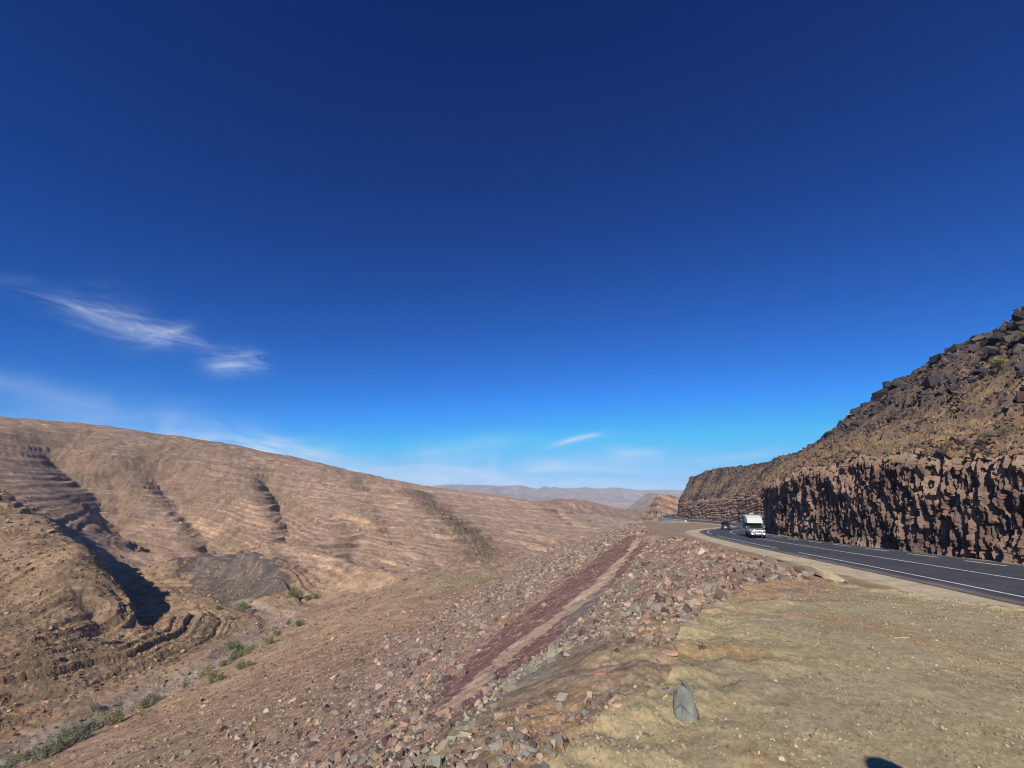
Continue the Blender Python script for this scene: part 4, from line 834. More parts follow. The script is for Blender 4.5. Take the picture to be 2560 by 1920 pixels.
def foreground_rocks():
    # upright grey-green slab at the lay-by edge
    hx_, hy_, hz_ = hit(1722, 1800); gz = ground_z(hx_, hy_)
    big_rock('upright_boulder', [tuple(0.62 * c for c in p) for p in [(-0.17, 0.0, -0.12), (0.13, -0.06, -0.12), (0.16, 0.22, -0.10), (-0.08, 0.30, -0.1), (-0.15, 0.02, 0.24), (-0.03, 0.0, 0.40), (0.06, 0.10, 0.37), (0.17, 0.14, 0.27), (0.12, -0.05, 0.10), (-0.06, 0.22, 0.33)]],
             (128, 132, 116), 'large upright grey green slate block with pale cracks at the lay-by edge, lower middle', (hx_, hy_, gz), 0.0, mat=slate_mat(), rough=0.030, sub=4, th=0.012, fr=8)
    # pale tilted slab with a dark hollow below
    hx_, hy_, hz_ = hit(2072, 1449); gz = ground_z(hx_, hy_); sc = math.hypot(hx_, hy_) / 12
    big_rock('tilted_slab', [tuple(np.array(p) * sc) for p in [(-0.06, 0.0, -0.02), (-0.30, 0.03, 0.25), (-0.27, 0.35, 0.26), (-0.02, 0.4, -0.05), (0.06, -0.02, -0.02), (-0.16, -0.02, 0.20), (0.34, -0.05, -0.04), (0.36, 0.18, -0.03), (0.10, 0.38, 0.14), (-0.1, -0.06, 0.19)]],
             (184, 172, 140), 'pale flat slab with dark underside lying alone at the far corner of the lay-by', (hx_, hy_, gz), -0.45, rough=0.012)
    spec = [(1988, 1437, 0.20, (128, 92, 82), 'reddish brown broken stone, largest of the pair at the far lay-by corner'), (1970, 1442, 0.14, (184, 134, 98), 'orange tan stone beside the reddish stone at the far lay-by corner'),
            (1995, 1452, 0.12, (118, 108, 98), 'low grey stone just in front of the reddish stone at the lay-by corner'), (1968, 1482, 0.17, (112, 116, 116), 'flat blue grey stone sunk in the yellow soil near the far lay-by edge'),
            (1590, 1790, 0.075, (150, 142, 110), 'flat olive grey stone on the soil slope left of the upright slate block'), (1662, 1720, 0.045, (104, 108, 108), 'small dark blue grey stone above left of the upright slate block'),
            (1545, 1775, 0.055, (190, 160, 124), 'pale tan flat stone left of the olive grey stone on the soil slope'), (1757, 1622, 0.055, (96, 84, 72), 'small dark hollowed stone on the soil above the upright slate block'),
            (1680, 1640, 0.14, (172, 138, 122), 'big pink sandstone chunk beside the blue grey gravel streak'), (1540, 1665, 0.12, (206, 160, 120), 'flat cream and orange stone slab in the upper part of the tipped rubble'),
            (1500, 1690, 0.15, (176, 126, 106), 'long reddish stone slab below the cream slab in the rubble'), (1622, 1560, 0.16, (180, 140, 118), 'large pinkish tilted stone on the rubble left of the lay-by'),
            (1690, 1545, 0.22, (110, 74, 72), 'dark maroon block among pink stones below the lay-by edge'), (1855, 1502, 0.10, (170, 140, 96), 'tan stone at the rim of the yellow soil'), (1618, 1838, 0.06, (120, 106, 90), 'brown rock fragment directly below left of the upright slate block'),
            (1385, 1785, 0.16, (188, 146, 112), 'pale orange flat block in the lower rubble left of the soil slope')]
    g = np.random.default_rng(31)
    PXW = {1988: 34, 1970: 22, 1995: 18, 1968: 44, 1590: 56, 1662: 26, 1545: 40, 1757: 30, 1680: 52, 1540: 46, 1500: 46, 1622: 40, 1690: 44, 1855: 22, 1618: 30, 1385: 46}
    for (px, py, sz, c, lab) in spec:
        x, y, z = hit(px, py); r = math.hypot(x, y); sz = min(sz, 0.30) * 0 + PXW[px] / 2.4 * r / FPX / 1.15
        P = rock_shape(g.normal(size=(26, 3)) * 0 + ICO1[0][g.integers(0, 12, 26)] , int(px), 8, 1.0) if False else rock_shape(ICO2[0], int(px), 8, 0.6)
        big_rock('stone', [tuple(p * sz * np.array([1.3, 0.9, 0.8])) for p in P[::2]], c, lab, (x, y, ground_z(x, y) + sz * 0.02), g.uniform(0, 6), 'stone', rough=sz * 0.06, sub=2)
    # dry stick
    x, y, z = hit(2255, 1597); gz = ground_z(x, y)
    P = [(-0.11, 0.03), (-0.05, 0.015), (0.0, 0.02), (0.06, -0.01), (0.12, -0.02)]; V_ = []; F_ = []
    for i, (a, b) in enumerate(P):
        for k in range(6): V_.append((a, b + 0.008 * math.cos(k * 1.047), 0.012 + 0.008 * math.sin(k * 1.047)))
    for i in range(4):
        for k in range(6): F_.append((i * 6 + k, i * 6 + (k + 1) % 6, i * 6 + 6 + (k + 1) % 6, i * 6 + 6 + k))
    F_ += [(0, 1, 2, 3, 4, 5), (24, 25, 26, 27, 28, 29)]
    o = poly_obj('dry_stick', V_, F_, plain('dry_wood', tuple(lin((186, 168, 134))), 0.9, noise=0.2)); o.location = (x, y, gz); o.rotation_euler = (0, 0, 0.4)
    tag(o, 'short pale dry stick lying on the gravel of the lay-by', 'stick')
    # loose pebbles
    N = 70000; rr = np.exp(g.uniform(math.log(2.4), math.log(17), N)); az = np.radians(g.uniform(-5, 52, N)); x = np.sin(az) * rr; y = np.cos(az) * rr
    z, plat, fill, M = terrain(x, y); d, _ = road_frame(x, y); k = (plat > 0.5) & (d < -8) & (g.uniform(0, 1, N) < 0.35 + 0.8 * fbm(x / 0.8, y / 0.8, 3, 611)); x, y, z, rr = x[k], y[k], z[k], rr[k]; n = len(x)
    size = np.clip(0.0030 * np.exp(g.normal(0, 0.7, n)), 0.002, 0.022); size = np.maximum(size, 0.0009 * rr * g.uniform(0.5, 1.6, n))
    cols = np.array([lin(c) for c in [(184, 168, 134), (150, 134, 106), (124, 110, 90), (166, 148, 118)]])[g.integers(0, 4, n)]
    rock_mass('pebbles', np.stack([x, y, z + size * 0.2], 1), size, cols, g, 'tiny loose pebbles scattered over the gravel lay-by', 'pebbles')
foreground_rocks()

# ------------------------------------------------------------------ shrubs
def shrub_mats():
    out = []
    for nm, c in (('olive_leaves', (124, 124, 80)), ('grey_leaves', (118, 120, 96)), ('green_leaves', (100, 108, 68))): out.append(plain(nm, tuple(lin(c)), 0.8, spec=0.2, noise=0.35, scale=1.5))
    return out
SH_M = shrub_mats(); STEM_M = plain('shrub_wood', tuple(lin((110, 92, 70))), 0.9)
def shrub_mesh(seed, n=900, flat=0.7):
    g = np.random.default_rng(seed); cl = g.normal(size=(14, 3)) * (0.42, 0.42, 0.25); cl[:, 2] = np.abs(cl[:, 2]) + 0.25
    c = cl[g.integers(0, 14, n)]; d = g.normal(size=(n, 3)); d /= np.linalg.norm(d, axis=1, keepdims=True)
    p = c + d * (g.uniform(0.6, 1.0, (n, 1)) * 0.30); p[:, 2] = np.maximum(p[:, 2], 0.02) * flat / 0.7
    a = g.normal(size=(n, 3)); a /= np.linalg.norm(a, axis=1, keepdims=True); b = np.cross(a, d); b /= np.linalg.norm(b, axis=1, keepdims=True) + 1e-9; s_ = g.uniform(0.03, 0.07, (n, 1))
    V_ = np.stack([p - a * s_, p + b * s_ * 0.6, p + a * s_, p - b * s_ * 0.6], 1).reshape(-1, 3); return np_mesh('foliage', V_, np.arange(4 * n).reshape(n, 4))
def stem_mesh(seed):
    g = np.random.default_rng(seed); V_ = []; F_ = []
    for k in range(7):
        a = g.uniform(0, 6.28); r = g.uniform(0.15, 0.45); e = (r * math.cos(a), r * math.sin(a), g.uniform(0.3, 0.55)); b = len(V_)
        for t, w_ in ((0, 0.03), (1, 0.012)):
            for q in range(4): V_.append((e[0] * t + w_ * math.cos(q * 1.57), e[1] * t + w_ * math.sin(q * 1.57), e[2] * t))
        for q in range(4): F_.append((b + q, b + (q + 1) % 4, b + 4 + (q + 1) % 4, b + 4 + q))
    return np_mesh('stem', V_, F_)
FOL = [[shrub_mesh(800 + i) for i in range(3)] for m in SH_M]; STM = [stem_mesh(820 + i) for i in range(3)]
for mi, lst in enumerate(FOL):
    for me in lst: me.materials.append(SH_M[mi])
for me in STM: me.materials.append(STEM_M)
def shrub(loc, w, h, kind, label, group, i=0):
    r = bpy.data.objects.new('shrub', None); col.objects.link(r); r.location = loc; r.scale = (w / 1.5, w / 1.5, h / 0.85); r.rotation_euler = (0, 0, i * 1.3)
    tag(r, label, 'shrub', group)
    f = link('foliage', FOL[kind][i % 3], None, r); st = link('stem', STM[i % 3], None, r); return r
def shrubs():
    G_ = 'shrubs growing along the dry river bed'
    L = [(285, 1800, 46, 0, 'round bright olive shrub, the brightest and roundest near the bottom of the river bed'), (238, 1800, 40, 1, 'grey green shrub touching the left side of the bright round shrub'), (205, 1815, 52, 1, 'broad grey green shrub in the middle of the large river bed thicket'),
         (170, 1832, 50, 1, 'grey shrub forming the left shoulder of the large thicket'), (150, 1862, 46, 1, 'low grey shrub on the lower side of the large thicket'), (112, 1885, 44, 1, 'grey shrub at the lower left end of the large thicket'), (185, 1850, 40, 1, 'low grey green shrub filling the lower middle of the thicket'),
         (75, 1872, 40, 1, 'dull green shrub under the rock bank left of the thicket'), (25, 1900, 44, 1, 'dark shrub cut by the left edge of the picture'), (362, 1762, 30, 2, 'dark green oval shrub upstream of the bright round shrub'), (384, 1748, 26, 1, 'thin grey shrub behind the dark green oval shrub'), (235, 1768, 24, 1, 'dim shrub in the shadow of the undercut rock bank'),
         (461, 1714, 18, 0, 'small yellow green ball shrub alone on the gravel'), (512, 1684, 26, 0, 'yellow green dome shrub, left of a pair at the river bend'), (533, 1691, 20, 2, 'darker green shrub, right of the pair at the river bend'), (525, 1706, 18, 0, 'small faded shrub below the pair at the river bend'), (552, 1700, 20, 2, 'low green tuft right of the river bend pair'),
         (558, 1661, 22, 0, 'olive shrub at the foot of the layered rock point'), (602, 1669, 22, 2, 'green shrub on the right hand side of the river gravel'), (626, 1665, 16, 2, 'small green shrub farthest right on the river gravel'), (572, 1605, 28, 1, 'grey green shrub at the top left of the bank clump'), (596, 1618, 34, 2, 'dark green shrub in the middle of the bank clump'),
         (622, 1620, 26, 0, 'olive shrub at the right end of the bank clump'), (585, 1632, 20, 2, 'small dark shrub below the bank clump'), (676, 1604, 20, 2, 'green shrub where the gravel narrows'), (690, 1585, 18, 1, 'grey shrub beside the narrow gravel'), (746, 1562, 22, 2, 'dark green shrub at the foot of the orange bank'), (722, 1550, 16, 1, 'small shrub on the inside of the upper bend'),
         (605, 1520, 26, 2, 'tall green shrub below the dark rock dome'), (612, 1508, 20, 0, 'olive shrub just behind the tall green one below the dark dome'), (724, 1494, 18, 2, 'leftmost small bush in the row beyond the upper bend'), (742, 1496, 22, 2, 'largest dark bush in the row beyond the upper bend'), (772, 1496, 16, 2, 'third small bush in the row beyond the upper bend'), (790, 1494, 16, 2, 'rightmost small bush in the row beyond the upper bend'),
         (575, 1545, 16, 1, 'tiny shrub on the gravel below the dark dome'), (545, 1518, 16, 2, 'tiny green shrub at the mouth of the dark cleft'), (868, 1408, 26, 2, 'dark green bush in the side valley below the hill'), (852, 1400, 20, 1, 'grey bush at the upper left of the side valley'), (880, 1416, 16, 2, 'small bush at the lower right of the side valley')]
    for i, (px, py, w_, k, lab) in enumerate(L):
        x, y, z = hit(px, py + w_ * 0.25); t = math.sqrt(x * x + y * y + z * z); D = px_dir(px, py); s_ = w_ * t / (FPX * float(np.linalg.norm(D)))
        shrub((x, y, ground_z(x, y) - 0.1), s_ * 1.1, s_ * 0.8, k, lab, G_, i)
    # bushes on the rocky hillside
    g = np.random.default_rng(41); G2 = 'dry bushes among the boulders of the hillside'
    spots = [(2500, 925, 30, 0, 'green bush high among black boulders near the right edge'), (2520, 1090, 24, 1, 'faded bush between grey boulders low on the right edge'), (2470, 1105, 18, 1, 'small dry bush above the rim of the cutting at the right')]
    HP = np.stack([HX, HY, HZ], -1).reshape(-1, 3); rr = np.linalg.norm(HP, axis=1); cp, sp = math.cos(R(PITCH)), math.sin(R(PITCH))
    fw = HP[:, 1] * cp + HP[:, 2] * sp; up = -HP[:, 1] * sp + HP[:, 2] * cp; PX = 1280 + FPX * HP[:, 0] / np.maximum(fw, .1); PY = 960 - FPX * up / np.maximum(fw, .1)
    for i, (px, py, w_, k, lab) in enumerate(spots):
        c = np.hypot(PX - px, PY - py) + rr * 0.05; j = int(np.argmin(c)); s_ = w_ * rr[j] / FPX * 0.8; shrub(tuple(HP[j] + (0, 0, 0.2)), s_, s_ * 0.7, k, lab, G2, i)
    # dry grass
    ni, nj = HX.shape; N = 15000; i = g.integers(2, ni - 2, N); j = g.integers(1, nj - 1, N); w_ = (HX[i, j] - HX[i, 0]) * GX + (HY[i, j] - HY[i, 0]) * GY
    k = (g.uniform(0, 1, N) < np.clip(1.2 - w_ / 22, 0.15, 1) * (0.5 + fbm(HX[i, j] / 5, HY[i, j] / 5, 3, 621))) & (HY[i, j] > 5); p = np.stack([HX[i, j], HY[i, j], HZ[i, j]], 1)[k]; n = len(p)
    nb_ = 7; base = np.repeat(p, nb_, 0); m = n * nb_; a = g.uniform(0, 6.28, m); lean = g.uniform(0.1, 0.6, m); hgt = g.uniform(0.15, 0.42, m) * (0.7 + np.repeat(np.linalg.norm(p, axis=1), nb_) / 150); wd = hgt * 0.13
    off = g.normal(0, 0.07, (m, 2)); b0 = base + np.c_[off, np.zeros(m)]; tip = b0 + np.stack([np.cos(a) * lean * hgt, np.sin(a) * lean * hgt, hgt], 1); sd = np.stack([-np.sin(a) * wd, np.cos(a) * wd, np.zeros(m)], 1)
    V_ = np.stack([b0 - sd, b0 + sd, tip], 1).reshape(-1, 3); cc = np.repeat(np.array([lin(c) for c in [(168, 146, 104), (150, 130, 94), (136, 126, 92)]])[g.integers(0, 3, n)], nb_ * 3, 0)
    o = link('dry_grass', np_mesh('dry_grass', V_, np.arange(3 * m).reshape(m, 3), cc), stuff_m); tag(o, 'straw coloured dry grass tufts between the rocks above the cutting', 'grass', kind='stuff')
shrubs()

# ------------------------------------------------------------------ retaining wall and far details
def retaining_wall():
    cm = plain('pale_concrete', tuple(lin((226, 216, 194))), 0.9, noise=0.15, scale=0.6); ys = np.arange(186, 247.1, 1.0); a = ra(ys); z = rz(ys)
    r = tag(bpy.data.objects.new('retaining_wall', None), 'pale concrete retaining wall holding the far bend of the road', 'wall'); col.objects.link(r); r.location = (float(rx(215)) - 5.4, 215, float(rz(215)))
    def prism(nm, d0, d1, zb, zt, bevel=False):
        rows = []
        for d, zz in ((d0, zb), (d0, zt), (d1, zt), (d1, zb)): rows.append(np.stack([rx(ys) + d * np.cos(a), ys - d * np.sin(a), zz], 1))
        V_ = np.stack(rows, 1) - np.array(r.location[:])[None, None]; V_ = V_.reshape(-1, 3); F_ = []
        for i in range(len(ys) - 1):
            for k in range(4): F_.append((i * 4 + k, i * 4 + (k + 1) % 4, i * 4 + 4 + (k + 1) % 4, i * 4 + 4 + k))
        F_ += [(0, 1, 2, 3), tuple(len(V_) - 4 + k for k in range(4))]; return poly_obj(nm, V_, F_, cm, r)
    prism('wall_face', -5.75, -5.35, z - 4.2, z + 0.22); prism('coping', -5.85, -5.25, z + 0.223, z + 0.42)
retaining_wall()

# ------------------------------------------------------------------ vehicles
glass = plain('dark_glass', (0.012, 0.014, 0.016), 0.08, spec=0.8); rubber = plain('tyre_rubber', (0.02, 0.02, 0.02), 0.85); chrome = plain('chrome', (0.75, 0.76, 0.78), 0.2, metal=1.0); black_pl = plain('black_plastic', (0.02, 0.02, 0.022), 0.5)
lamp_m = plain('headlamp_lit', (1.0, 0.97, 0.90), 0.2, emit=1.8); plate_m = plain('number_plate', (0.85, 0.85, 0.83), 0.5); alloy = plain('wheel_metal', (0.4, 0.41, 0.43), 0.35, metal=0.8)
def car_body(name, sec, mat, parent, bevel=0.03):
    """sec: list of (y, [(x,z)...]) right-half outlines bottom to top; mirrored and lofted"""
    V_ = []; n = len(sec[0][1]); F_ = []
    for y, half in sec:
        ring = [(x, z) for x, z in half] + [(-x, z) for x, z in reversed(half)]
        V_ += [(x, y, z) for x, z in ring]
    m = 2 * n
    for i in range(len(sec) - 1):
        for k in range(m): F_.append((i * m + k, i * m + (k + 1) % m, (i + 1) * m + (k + 1) % m, (i + 1) * m + k))
    F_ += [tuple(range(m)), tuple((len(sec) - 1) * m + k for k in range(m))]
    return poly_obj(name, V_, F_, mat, parent, bevel)
def box(name, c, s_, mat, parent, bevel=0.01, taper=1.0):
    V_ = [((x * (taper if z > 0 else 1)) * s_[0] / 2 + c[0], y * s_[1] / 2 + c[1], z * s_[2] / 2 + c[2]) for x in (-1, 1) for y in (-1, 1) for z in (-1, 1)]
    return poly_obj(name, V_, [(0, 1, 3, 2), (4, 6, 7, 5), (0, 4, 5, 1), (2, 3, 7, 6), (0, 2, 6, 4), (1, 5, 7, 3)], mat, parent, bevel)
def quad_panel(name, P, mat, parent, th=0.012):
    a = np.array(P); nrm = np.cross(a[1] - a[0], a[2] - a[0]); nrm /= np.linalg.norm(nrm); b = a + nrm * th; n = len(P)
    return poly_obj(name, list(a) + list(b), [tuple(range(n)), tuple(range(n, 2 * n))] + [(k, (k + 1) % n, n + (k + 1) % n, n + k) for k in range(n)], mat, parent)
def wheel(x, y, r, w, parent):
    def ring(nm, prof, mat, par):
        V_ = []; F_ = []; N = 28
        for k in range(N):
            a = 2 * math.pi * k / N
            for (dx, rr) in prof: V_.append((dx, rr * math.cos(a), rr * math.sin(a)))
        m = len(prof)
        for k in range(N):
            for q in range(m): F_.append((k * m + q, k * m + (q + 1) % m, ((k + 1) % N) * m + (q + 1) % m, ((k + 1) % N) * m + q))
        return poly_obj(nm, V_, F_, mat, par)
    e = bpy.data.objects.new('wheel', None); col.objects.link(e); e.parent = parent; e.location = (x, y, r)
    ring('tyre', [(-w / 2, r * 0.62), (-w / 2, r * 0.94), (-w * 0.36, r), (w * 0.36, r), (w / 2, r * 0.94), (w / 2, r * 0.62)], rubber, e); ring('rim', [(-w * 0.42, 0.04), (-w * 0.42, r * 0.6), (w * 0.42, r * 0.6), (w * 0.42, 0.04)], alloy, e)
# vehicle space: front faces -Y, ground at z = 0, x to the left of the driver
def camper():
    silver = plain('silver_paint', (0.17, 0.18, 0.185), 0.4, metal=0.3, coat=0.4); mint = plain('mint_canvas', tuple(lin((198, 206, 200))), 0.7, noise=0.06, scale=2); dgreen = plain('green_shell', tuple(lin((88, 118, 104))), 0.7, noise=0.1, scale=2)
    r = bpy.data.objects.new('pickup_camper', None); col.objects.link(r)
    tag(r, 'silver pickup truck with mint green camper box over the cab, headlights on', 'pickup camper')
    W_ = 0.90
    car_body('body', [(-2.62, [(0.70, 0.42), (0.78, 0.55), (0.80, 0.80), (0.74, 0.98)]), (-2.40, [(0.80, 0.34), (0.90, 0.55), (0.90, 0.92), (0.80, 1.06)]), (-1.55, [(0.80, 0.34), (0.92, 0.6), (0.92, 1.02), (0.84, 1.14)]), (-1.25, [(0.80, 0.34), (0.92, 0.6), (0.92, 1.06), (0.86, 1.16)]),
                      (2.6, [(0.80, 0.38), (0.92, 0.6), (0.92, 1.06), (0.86, 1.14)])], silver, r, 0.035)
    car_body('cab', [(-1.32, [(0.80, 1.12), (0.84, 1.13), (0.82, 1.14), (0.76, 1.16)]), (-0.62, [(0.84, 1.12), (0.86, 1.2), (0.70, 1.72), (0.58, 1.76)]), (0.75, [(0.84, 1.12), (0.86, 1.2), (0.72, 1.76), (0.60, 1.80)])], silver, r, 0.02)
    quad_panel('windscreen', [(-0.76, -1.29, 1.185), (0.76, -1.29, 1.185), (0.62, -0.70, 1.69), (-0.62, -0.70, 1.69)], glass, r, 0.015)
    for sx in (1, -1): quad_panel('side_window', [(sx * 0.866, -1.02, 1.22), (sx * 0.868, 0.55, 1.22), (sx * 0.745, 0.50, 1.66), (sx * 0.745, -0.62, 1.66)][::sx], glass, r, 0.012)
    box('grille', (0, -2.60, 0.83), (0.96, 0.09, 0.24), black_pl, r, 0.02); box('grille_bar', (0, -2.66, 0.955), (1.00, 0.04, 0.035), chrome, r, 0.008)
    b = box('badge', (0, -2.665, 0.87), (0.20, 0.03, 0.10), chrome, r, 0.012)
    for z in (0.80, 0.74): box('grille_slat', (0, -2.655, z), (0.9, 0.02, 0.02), alloy, r, 0.004)
    box('bumper', (0, -2.66, 0.52), (1.72, 0.22, 0.26), silver, r, 0.05); box('number_plate', (0, -2.785, 0.55), (0.52, 0.02, 0.12), plate_m, r, 0.003); box('lower_grille', (0, -2.68, 0.40), (1.0, 0.16, 0.07), black_pl, r, 0.01)
    for sx in (1, -1):
        quad_panel('headlight', [(sx * 0.50, -2.63, 0.76), (sx * 0.83, -2.50, 0.74), (sx * 0.85, -2.46, 1.00), (sx * 0.60, -2.58, 0.99)][::sx], lamp_m, r, 0.02 )
        box('fog_light', (sx * 0.66, -2.78, 0.50), (0.16, 0.03, 0.10), lamp_m, r, 0.02); box('mirror', (sx * 1.03, -0.98, 1.28), (0.20, 0.10, 0.20), silver, r, 0.03)
        for y in (-1.78, 1.45): wheel(sx * 0.80, y, 0.37, 0.25, r)
        box('wheel_arch', (sx * 0.905, -1.78, 0.66), (0.07, 0.95, 0.26), black_pl, r, 0.03, 1.0)
    # camper box with an overcab nose
    car_body('camper_box', [(-1.30, [(0.80, 1.80), (0.93, 1.84), (0.86, 2.10), (0.62, 2.18)]), (-0.95, [(0.84, 1.80), (0.98, 1.86), (0.90, 2.42), (0.70, 2.50)]), (-0.30, [(0.86, 1.80), (1.02, 1.86), (0.96, 2.70), (0.80, 2.76)]), (0.80, [(0.86, 1.80), (1.04, 1.86), (0.98, 2.74), (0.84, 2.80)])], mint, r, 0.03)
    car_body('camper_shell', [(0.80, [(0.90, 1.00), (1.06, 1.04), (1.02, 2.78), (0.86, 2.86)]), (2.85, [(0.90, 1.00), (1.06, 1.04), (1.02, 2.84), (0.86, 2.92)])], dgreen, r, 0.04)
    for sx in (1, -1): box('awning_rail', (sx * 1.09, 1.3, 2.70), (0.12, 2.4, 0.14), dgreen, r, 0.03)
    box('roof_hatch', (0, 1.5, 2.95), (0.5, 0.5, 0.10), mint, r, 0.02)
    return r
def hatchback():
    bk = plain('black_paint', (0.010, 0.012, 0.018), 0.22, coat=0.6)
    r = bpy.data.objects.new('black_car', None); col.objects.link(r); tag(r, 'small black hatchback with headlights on, following behind the camper', 'car')
    car_body('body', [(-1.95, [(0.62, 0.30), (0.74, 0.45), (0.74, 0.62), (0.60, 0.72)]), (-1.72, [(0.72, 0.24), (0.83, 0.45), (0.82, 0.72), (0.70, 0.82)]), (-0.95, [(0.74, 0.24), (0.85, 0.5), (0.85, 0.84), (0.76, 0.93)]), (1.7, [(0.74, 0.24), (0.85, 0.5), (0.85, 0.90), (0.76, 0.96)]), (1.92, [(0.66, 0.3), (0.76, 0.5), (0.76, 0.84), (0.66, 0.92)])], bk, r, 0.03)
    car_body('cabin', [(-1.05, [(0.72, 0.90), (0.76, 0.91), (0.74, 0.92), (0.70, 0.93)]), (-0.25, [(0.74, 0.90), (0.78, 0.95), (0.60, 1.40), (0.50, 1.44)]), (1.2, [(0.74, 0.90), (0.78, 0.95), (0.60, 1.43), (0.50, 1.47)]), (1.8, [(0.70, 0.90), (0.74, 0.95), (0.66, 1.05), (0.56, 1.08)])], bk, r, 0.02)
    quad_panel('windscreen', [(-0.68, -1.02, 0.95), (0.68, -1.02, 0.95), (0.54, -0.34, 1.375), (-0.54, -0.34, 1.375)], glass, r, 0.012)
    for sx in (1, -1):
        quad_panel('side_window', [(sx * 0.785, -0.75, 0.97), (sx * 0.785, 1.3, 0.97), (sx * 0.63, 1.0, 1.36), (sx * 0.63, -0.28, 1.36)][::sx], glass, r, 0.01)
        quad_panel('headlight', [(sx * 0.40, -1.92, 0.60), (sx * 0.76, -1.80, 0.60), (sx * 0.76, -1.72, 0.78), (sx * 0.50, -1.85, 0.74)][::sx], lamp_m, r, 0.02); box('mirror', (sx * 0.93, -0.72, 1.0), (0.17, 0.09, 0.13), bk, r, 0.02)
        for y in (-1.25, 1.25): wheel(sx * 0.74, y, 0.31, 0.2, r)
    box('grille', (0, -1.95, 0.60), (0.62, 0.05, 0.12), black_pl, r, 0.01); box('badge', (0, -1.985, 0.66), (0.16, 0.02, 0.14), chrome, r, 0.01); box('bumper', (0, -1.94, 0.38), (1.45, 0.14, 0.18), bk, r, 0.04); box('number_plate', (0, -2.02, 0.46), (0.52, 0.02, 0.12), plate_m, r, 0.003)
    return r
def park(o, x, y, heading):
    d, y0 = road_frame(np.array([x]), np.array([y])); z = float(rz(y0)[0] + bank(y0)[0] * d[0]) + 0.006
    s_ = (float(rz(y0 + 2)[0]) - float(rz(y0 - 2)[0])) / 4
    o.location = (x, y, z); o.rotation_euler = (math.atan(s_) , 0, math.pi - heading)
def pose_vehicles():
    v1 = camper(); v2 = hatchback()
    # heading is clockwise from +Y; the front is local -Y
    d = px_dir(1895, 1345); t = 5.25 / -d[2]; x, y = d[0] * t, d[1] * t; h = R(201)
    park(v1, x - 2.0 * math.sin(h), y - 2.0 * math.cos(h), h)
    d = px_dir(1815, 1327); t = 6.75 / -d[2]; x, y = d[0] * t, d[1] * t; h = R(207)
    park(v2, x - 1.6 * math.sin(h), y - 1.6 * math.cos(h), h)
pose_vehicles()

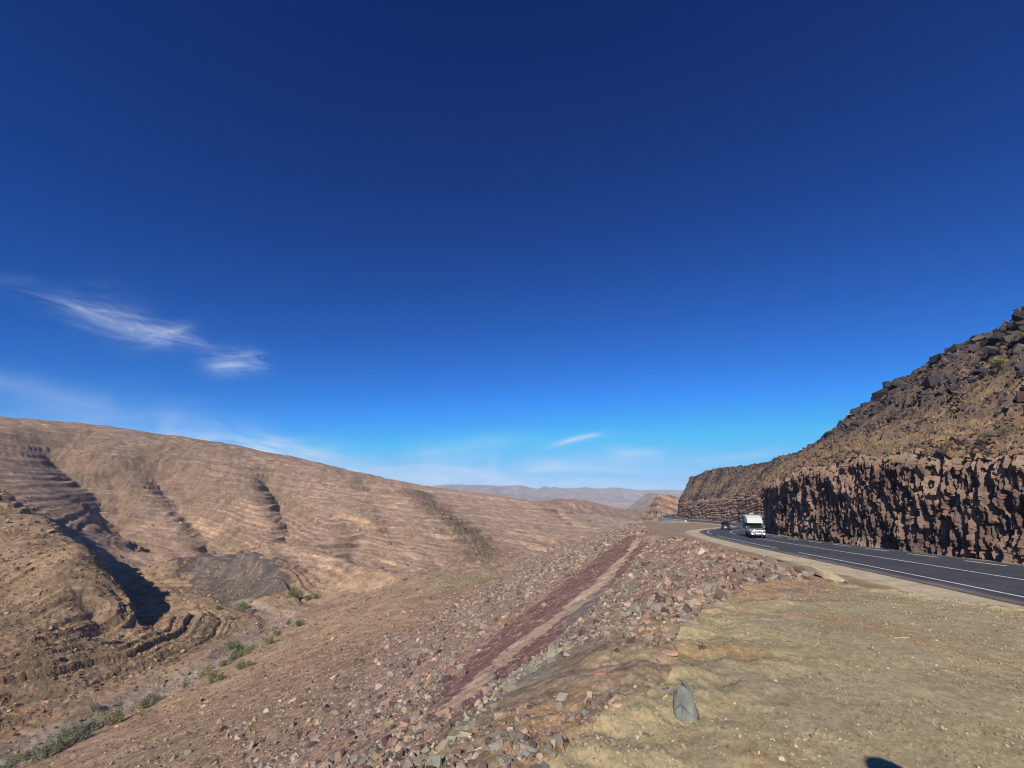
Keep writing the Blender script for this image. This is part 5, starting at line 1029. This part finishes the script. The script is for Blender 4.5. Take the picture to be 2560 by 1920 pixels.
# ------------------------------------------------------------------ the person whose shadow enters at the bottom right
def person():
    hx_, hy_, hz_ = hit(2207, 1912); hh = 1.72
    f = hh / math.tan(R(SUN_EL)); sx, sy = math.sin(R(SUN_AZ)), math.cos(R(SUN_AZ)); x, y = hx_ + sx * f, hy_ + sy * f; gz = ground_z(x, y)
    J = {'pelvis': (0, 0, 0.95), 'waist': (0, 0, 1.1), 'chest': (0, 0, 1.34), 'neck': (0, 0, 1.48), 'head0': (0, 0.0, 1.56), 'head': (0, 0.01, 1.64), 'top': (0, 0, 1.71)}
    rad = {'pelvis': .15, 'waist': .135, 'chest': .16, 'neck': .06, 'head0': .08, 'head': .10, 'top': .075}
    E = [('pelvis', 'waist'), ('waist', 'chest'), ('chest', 'neck'), ('neck', 'head0'), ('head0', 'head'), ('head', 'top')]
    for s_, q in ((1, 'a'), (-1, 'b')):
        for nm, p, r_ in (('hip', (s_ * .10, 0, .90), .10), ('knee', (s_ * .12, .02, .50), .065), ('ankle', (s_ * .13, -.02, .10), .045), ('toe', (s_ * .15, .14, .04), .035), ('sho', (s_ * .19, 0, 1.42), .065), ('elb', (s_ * .26, -.02, 1.14), .045), ('wri', (s_ * .27, .06, .90), .03), ('palm', (s_ * .27, .08, .83), .032)): J[nm + q] = p; rad[nm + q] = r_
        for f_, (dx, dz) in enumerate(((-.02, -.10), (0, -.115), (.012, -.11), (.022, -.09))): J[f'f{f_}{q}'] = (s_ * .27 + dx * .3, .08 + dx, .83 + dz); rad[f'f{f_}{q}'] = .009; E.append(('palm' + q, f'f{f_}{q}'))
        J['th' + q] = (s_ * .25, .12, .80); rad['th' + q] = .010; E.append(('palm' + q, 'th' + q))
        E += [('pelvis', 'hip' + q), ('hip' + q, 'knee' + q), ('knee' + q, 'ankle' + q), ('ankle' + q, 'toe' + q), ('chest', 'sho' + q), ('sho' + q, 'elb' + q), ('elb' + q, 'wri' + q), ('wri' + q, 'palm' + q)]
    K = list(J); me = bpy.data.meshes.new('person'); me.from_pydata([J[k] for k in K], [(K.index(a), K.index(b)) for a, b in E], [])
    o = link('person', me, plain('dark_clothing', (0.03, 0.035, 0.05), 0.9)); o.location = (x, y, gz); o.rotation_euler = (0, 0, 0.6)
    md = o.modifiers.new('Skin', 'SKIN'); sk = me.skin_vertices[0].data
    for i, k in enumerate(K): sk[i].radius = (rad[k], rad[k] * (0.75 if k in ('pelvis', 'waist', 'chest') else 1)); sk[i].use_root = (k == 'pelvis')
    o.modifiers.new('Subdivision', 'SUBSURF').levels = 2; o.modifiers['Subdivision'].render_levels = 2
    tag(o, 'person in dark clothes whose head shadow falls on the gravel at bottom right', 'person')
    bm = bmesh.new(); bmesh.ops.create_icosphere(bm, subdivisions=3, radius=1.0, matrix=Matrix.Translation((0, -0.01, 1.655)) @ Matrix.Diagonal((0.115, 0.13, 0.10, 1))); mh = bpy.data.meshes.new('hair'); bm.to_mesh(mh); bm.free(); link('hair', mh, plain('dark_hair', (0.02, 0.015, 0.01), 0.8), o)
person()

# ------------------------------------------------------------------ air
def haze():
    bm = bmesh.new(); bmesh.ops.create_cube(bm, size=1.0); me = bpy.data.meshes.new('haze'); bm.to_mesh(me); bm.free()
    o = bpy.data.objects.new('haze', me); col.objects.link(o); z0, z1 = -440.0, 215.0; o.location = (0, 0, (z0 + z1) / 2); o.scale = (19400, 19400, z1 - z0)
    m = bpy.data.materials.new('air'); m.use_nodes = True; n = NT(m.node_tree)
    vs = n.n('ShaderNodeVolumePrincipled', ins={'Color': (0.70, 0.83, 1.0, 1), 'Density': HAZE, 'Anisotropy': -0.3}); n.n('ShaderNodeOutputMaterial', ins={1: vs.outputs[0]}); me.materials.append(m)
    tag(o, kind='stuff')
HAZE = 0.85e-4
haze()
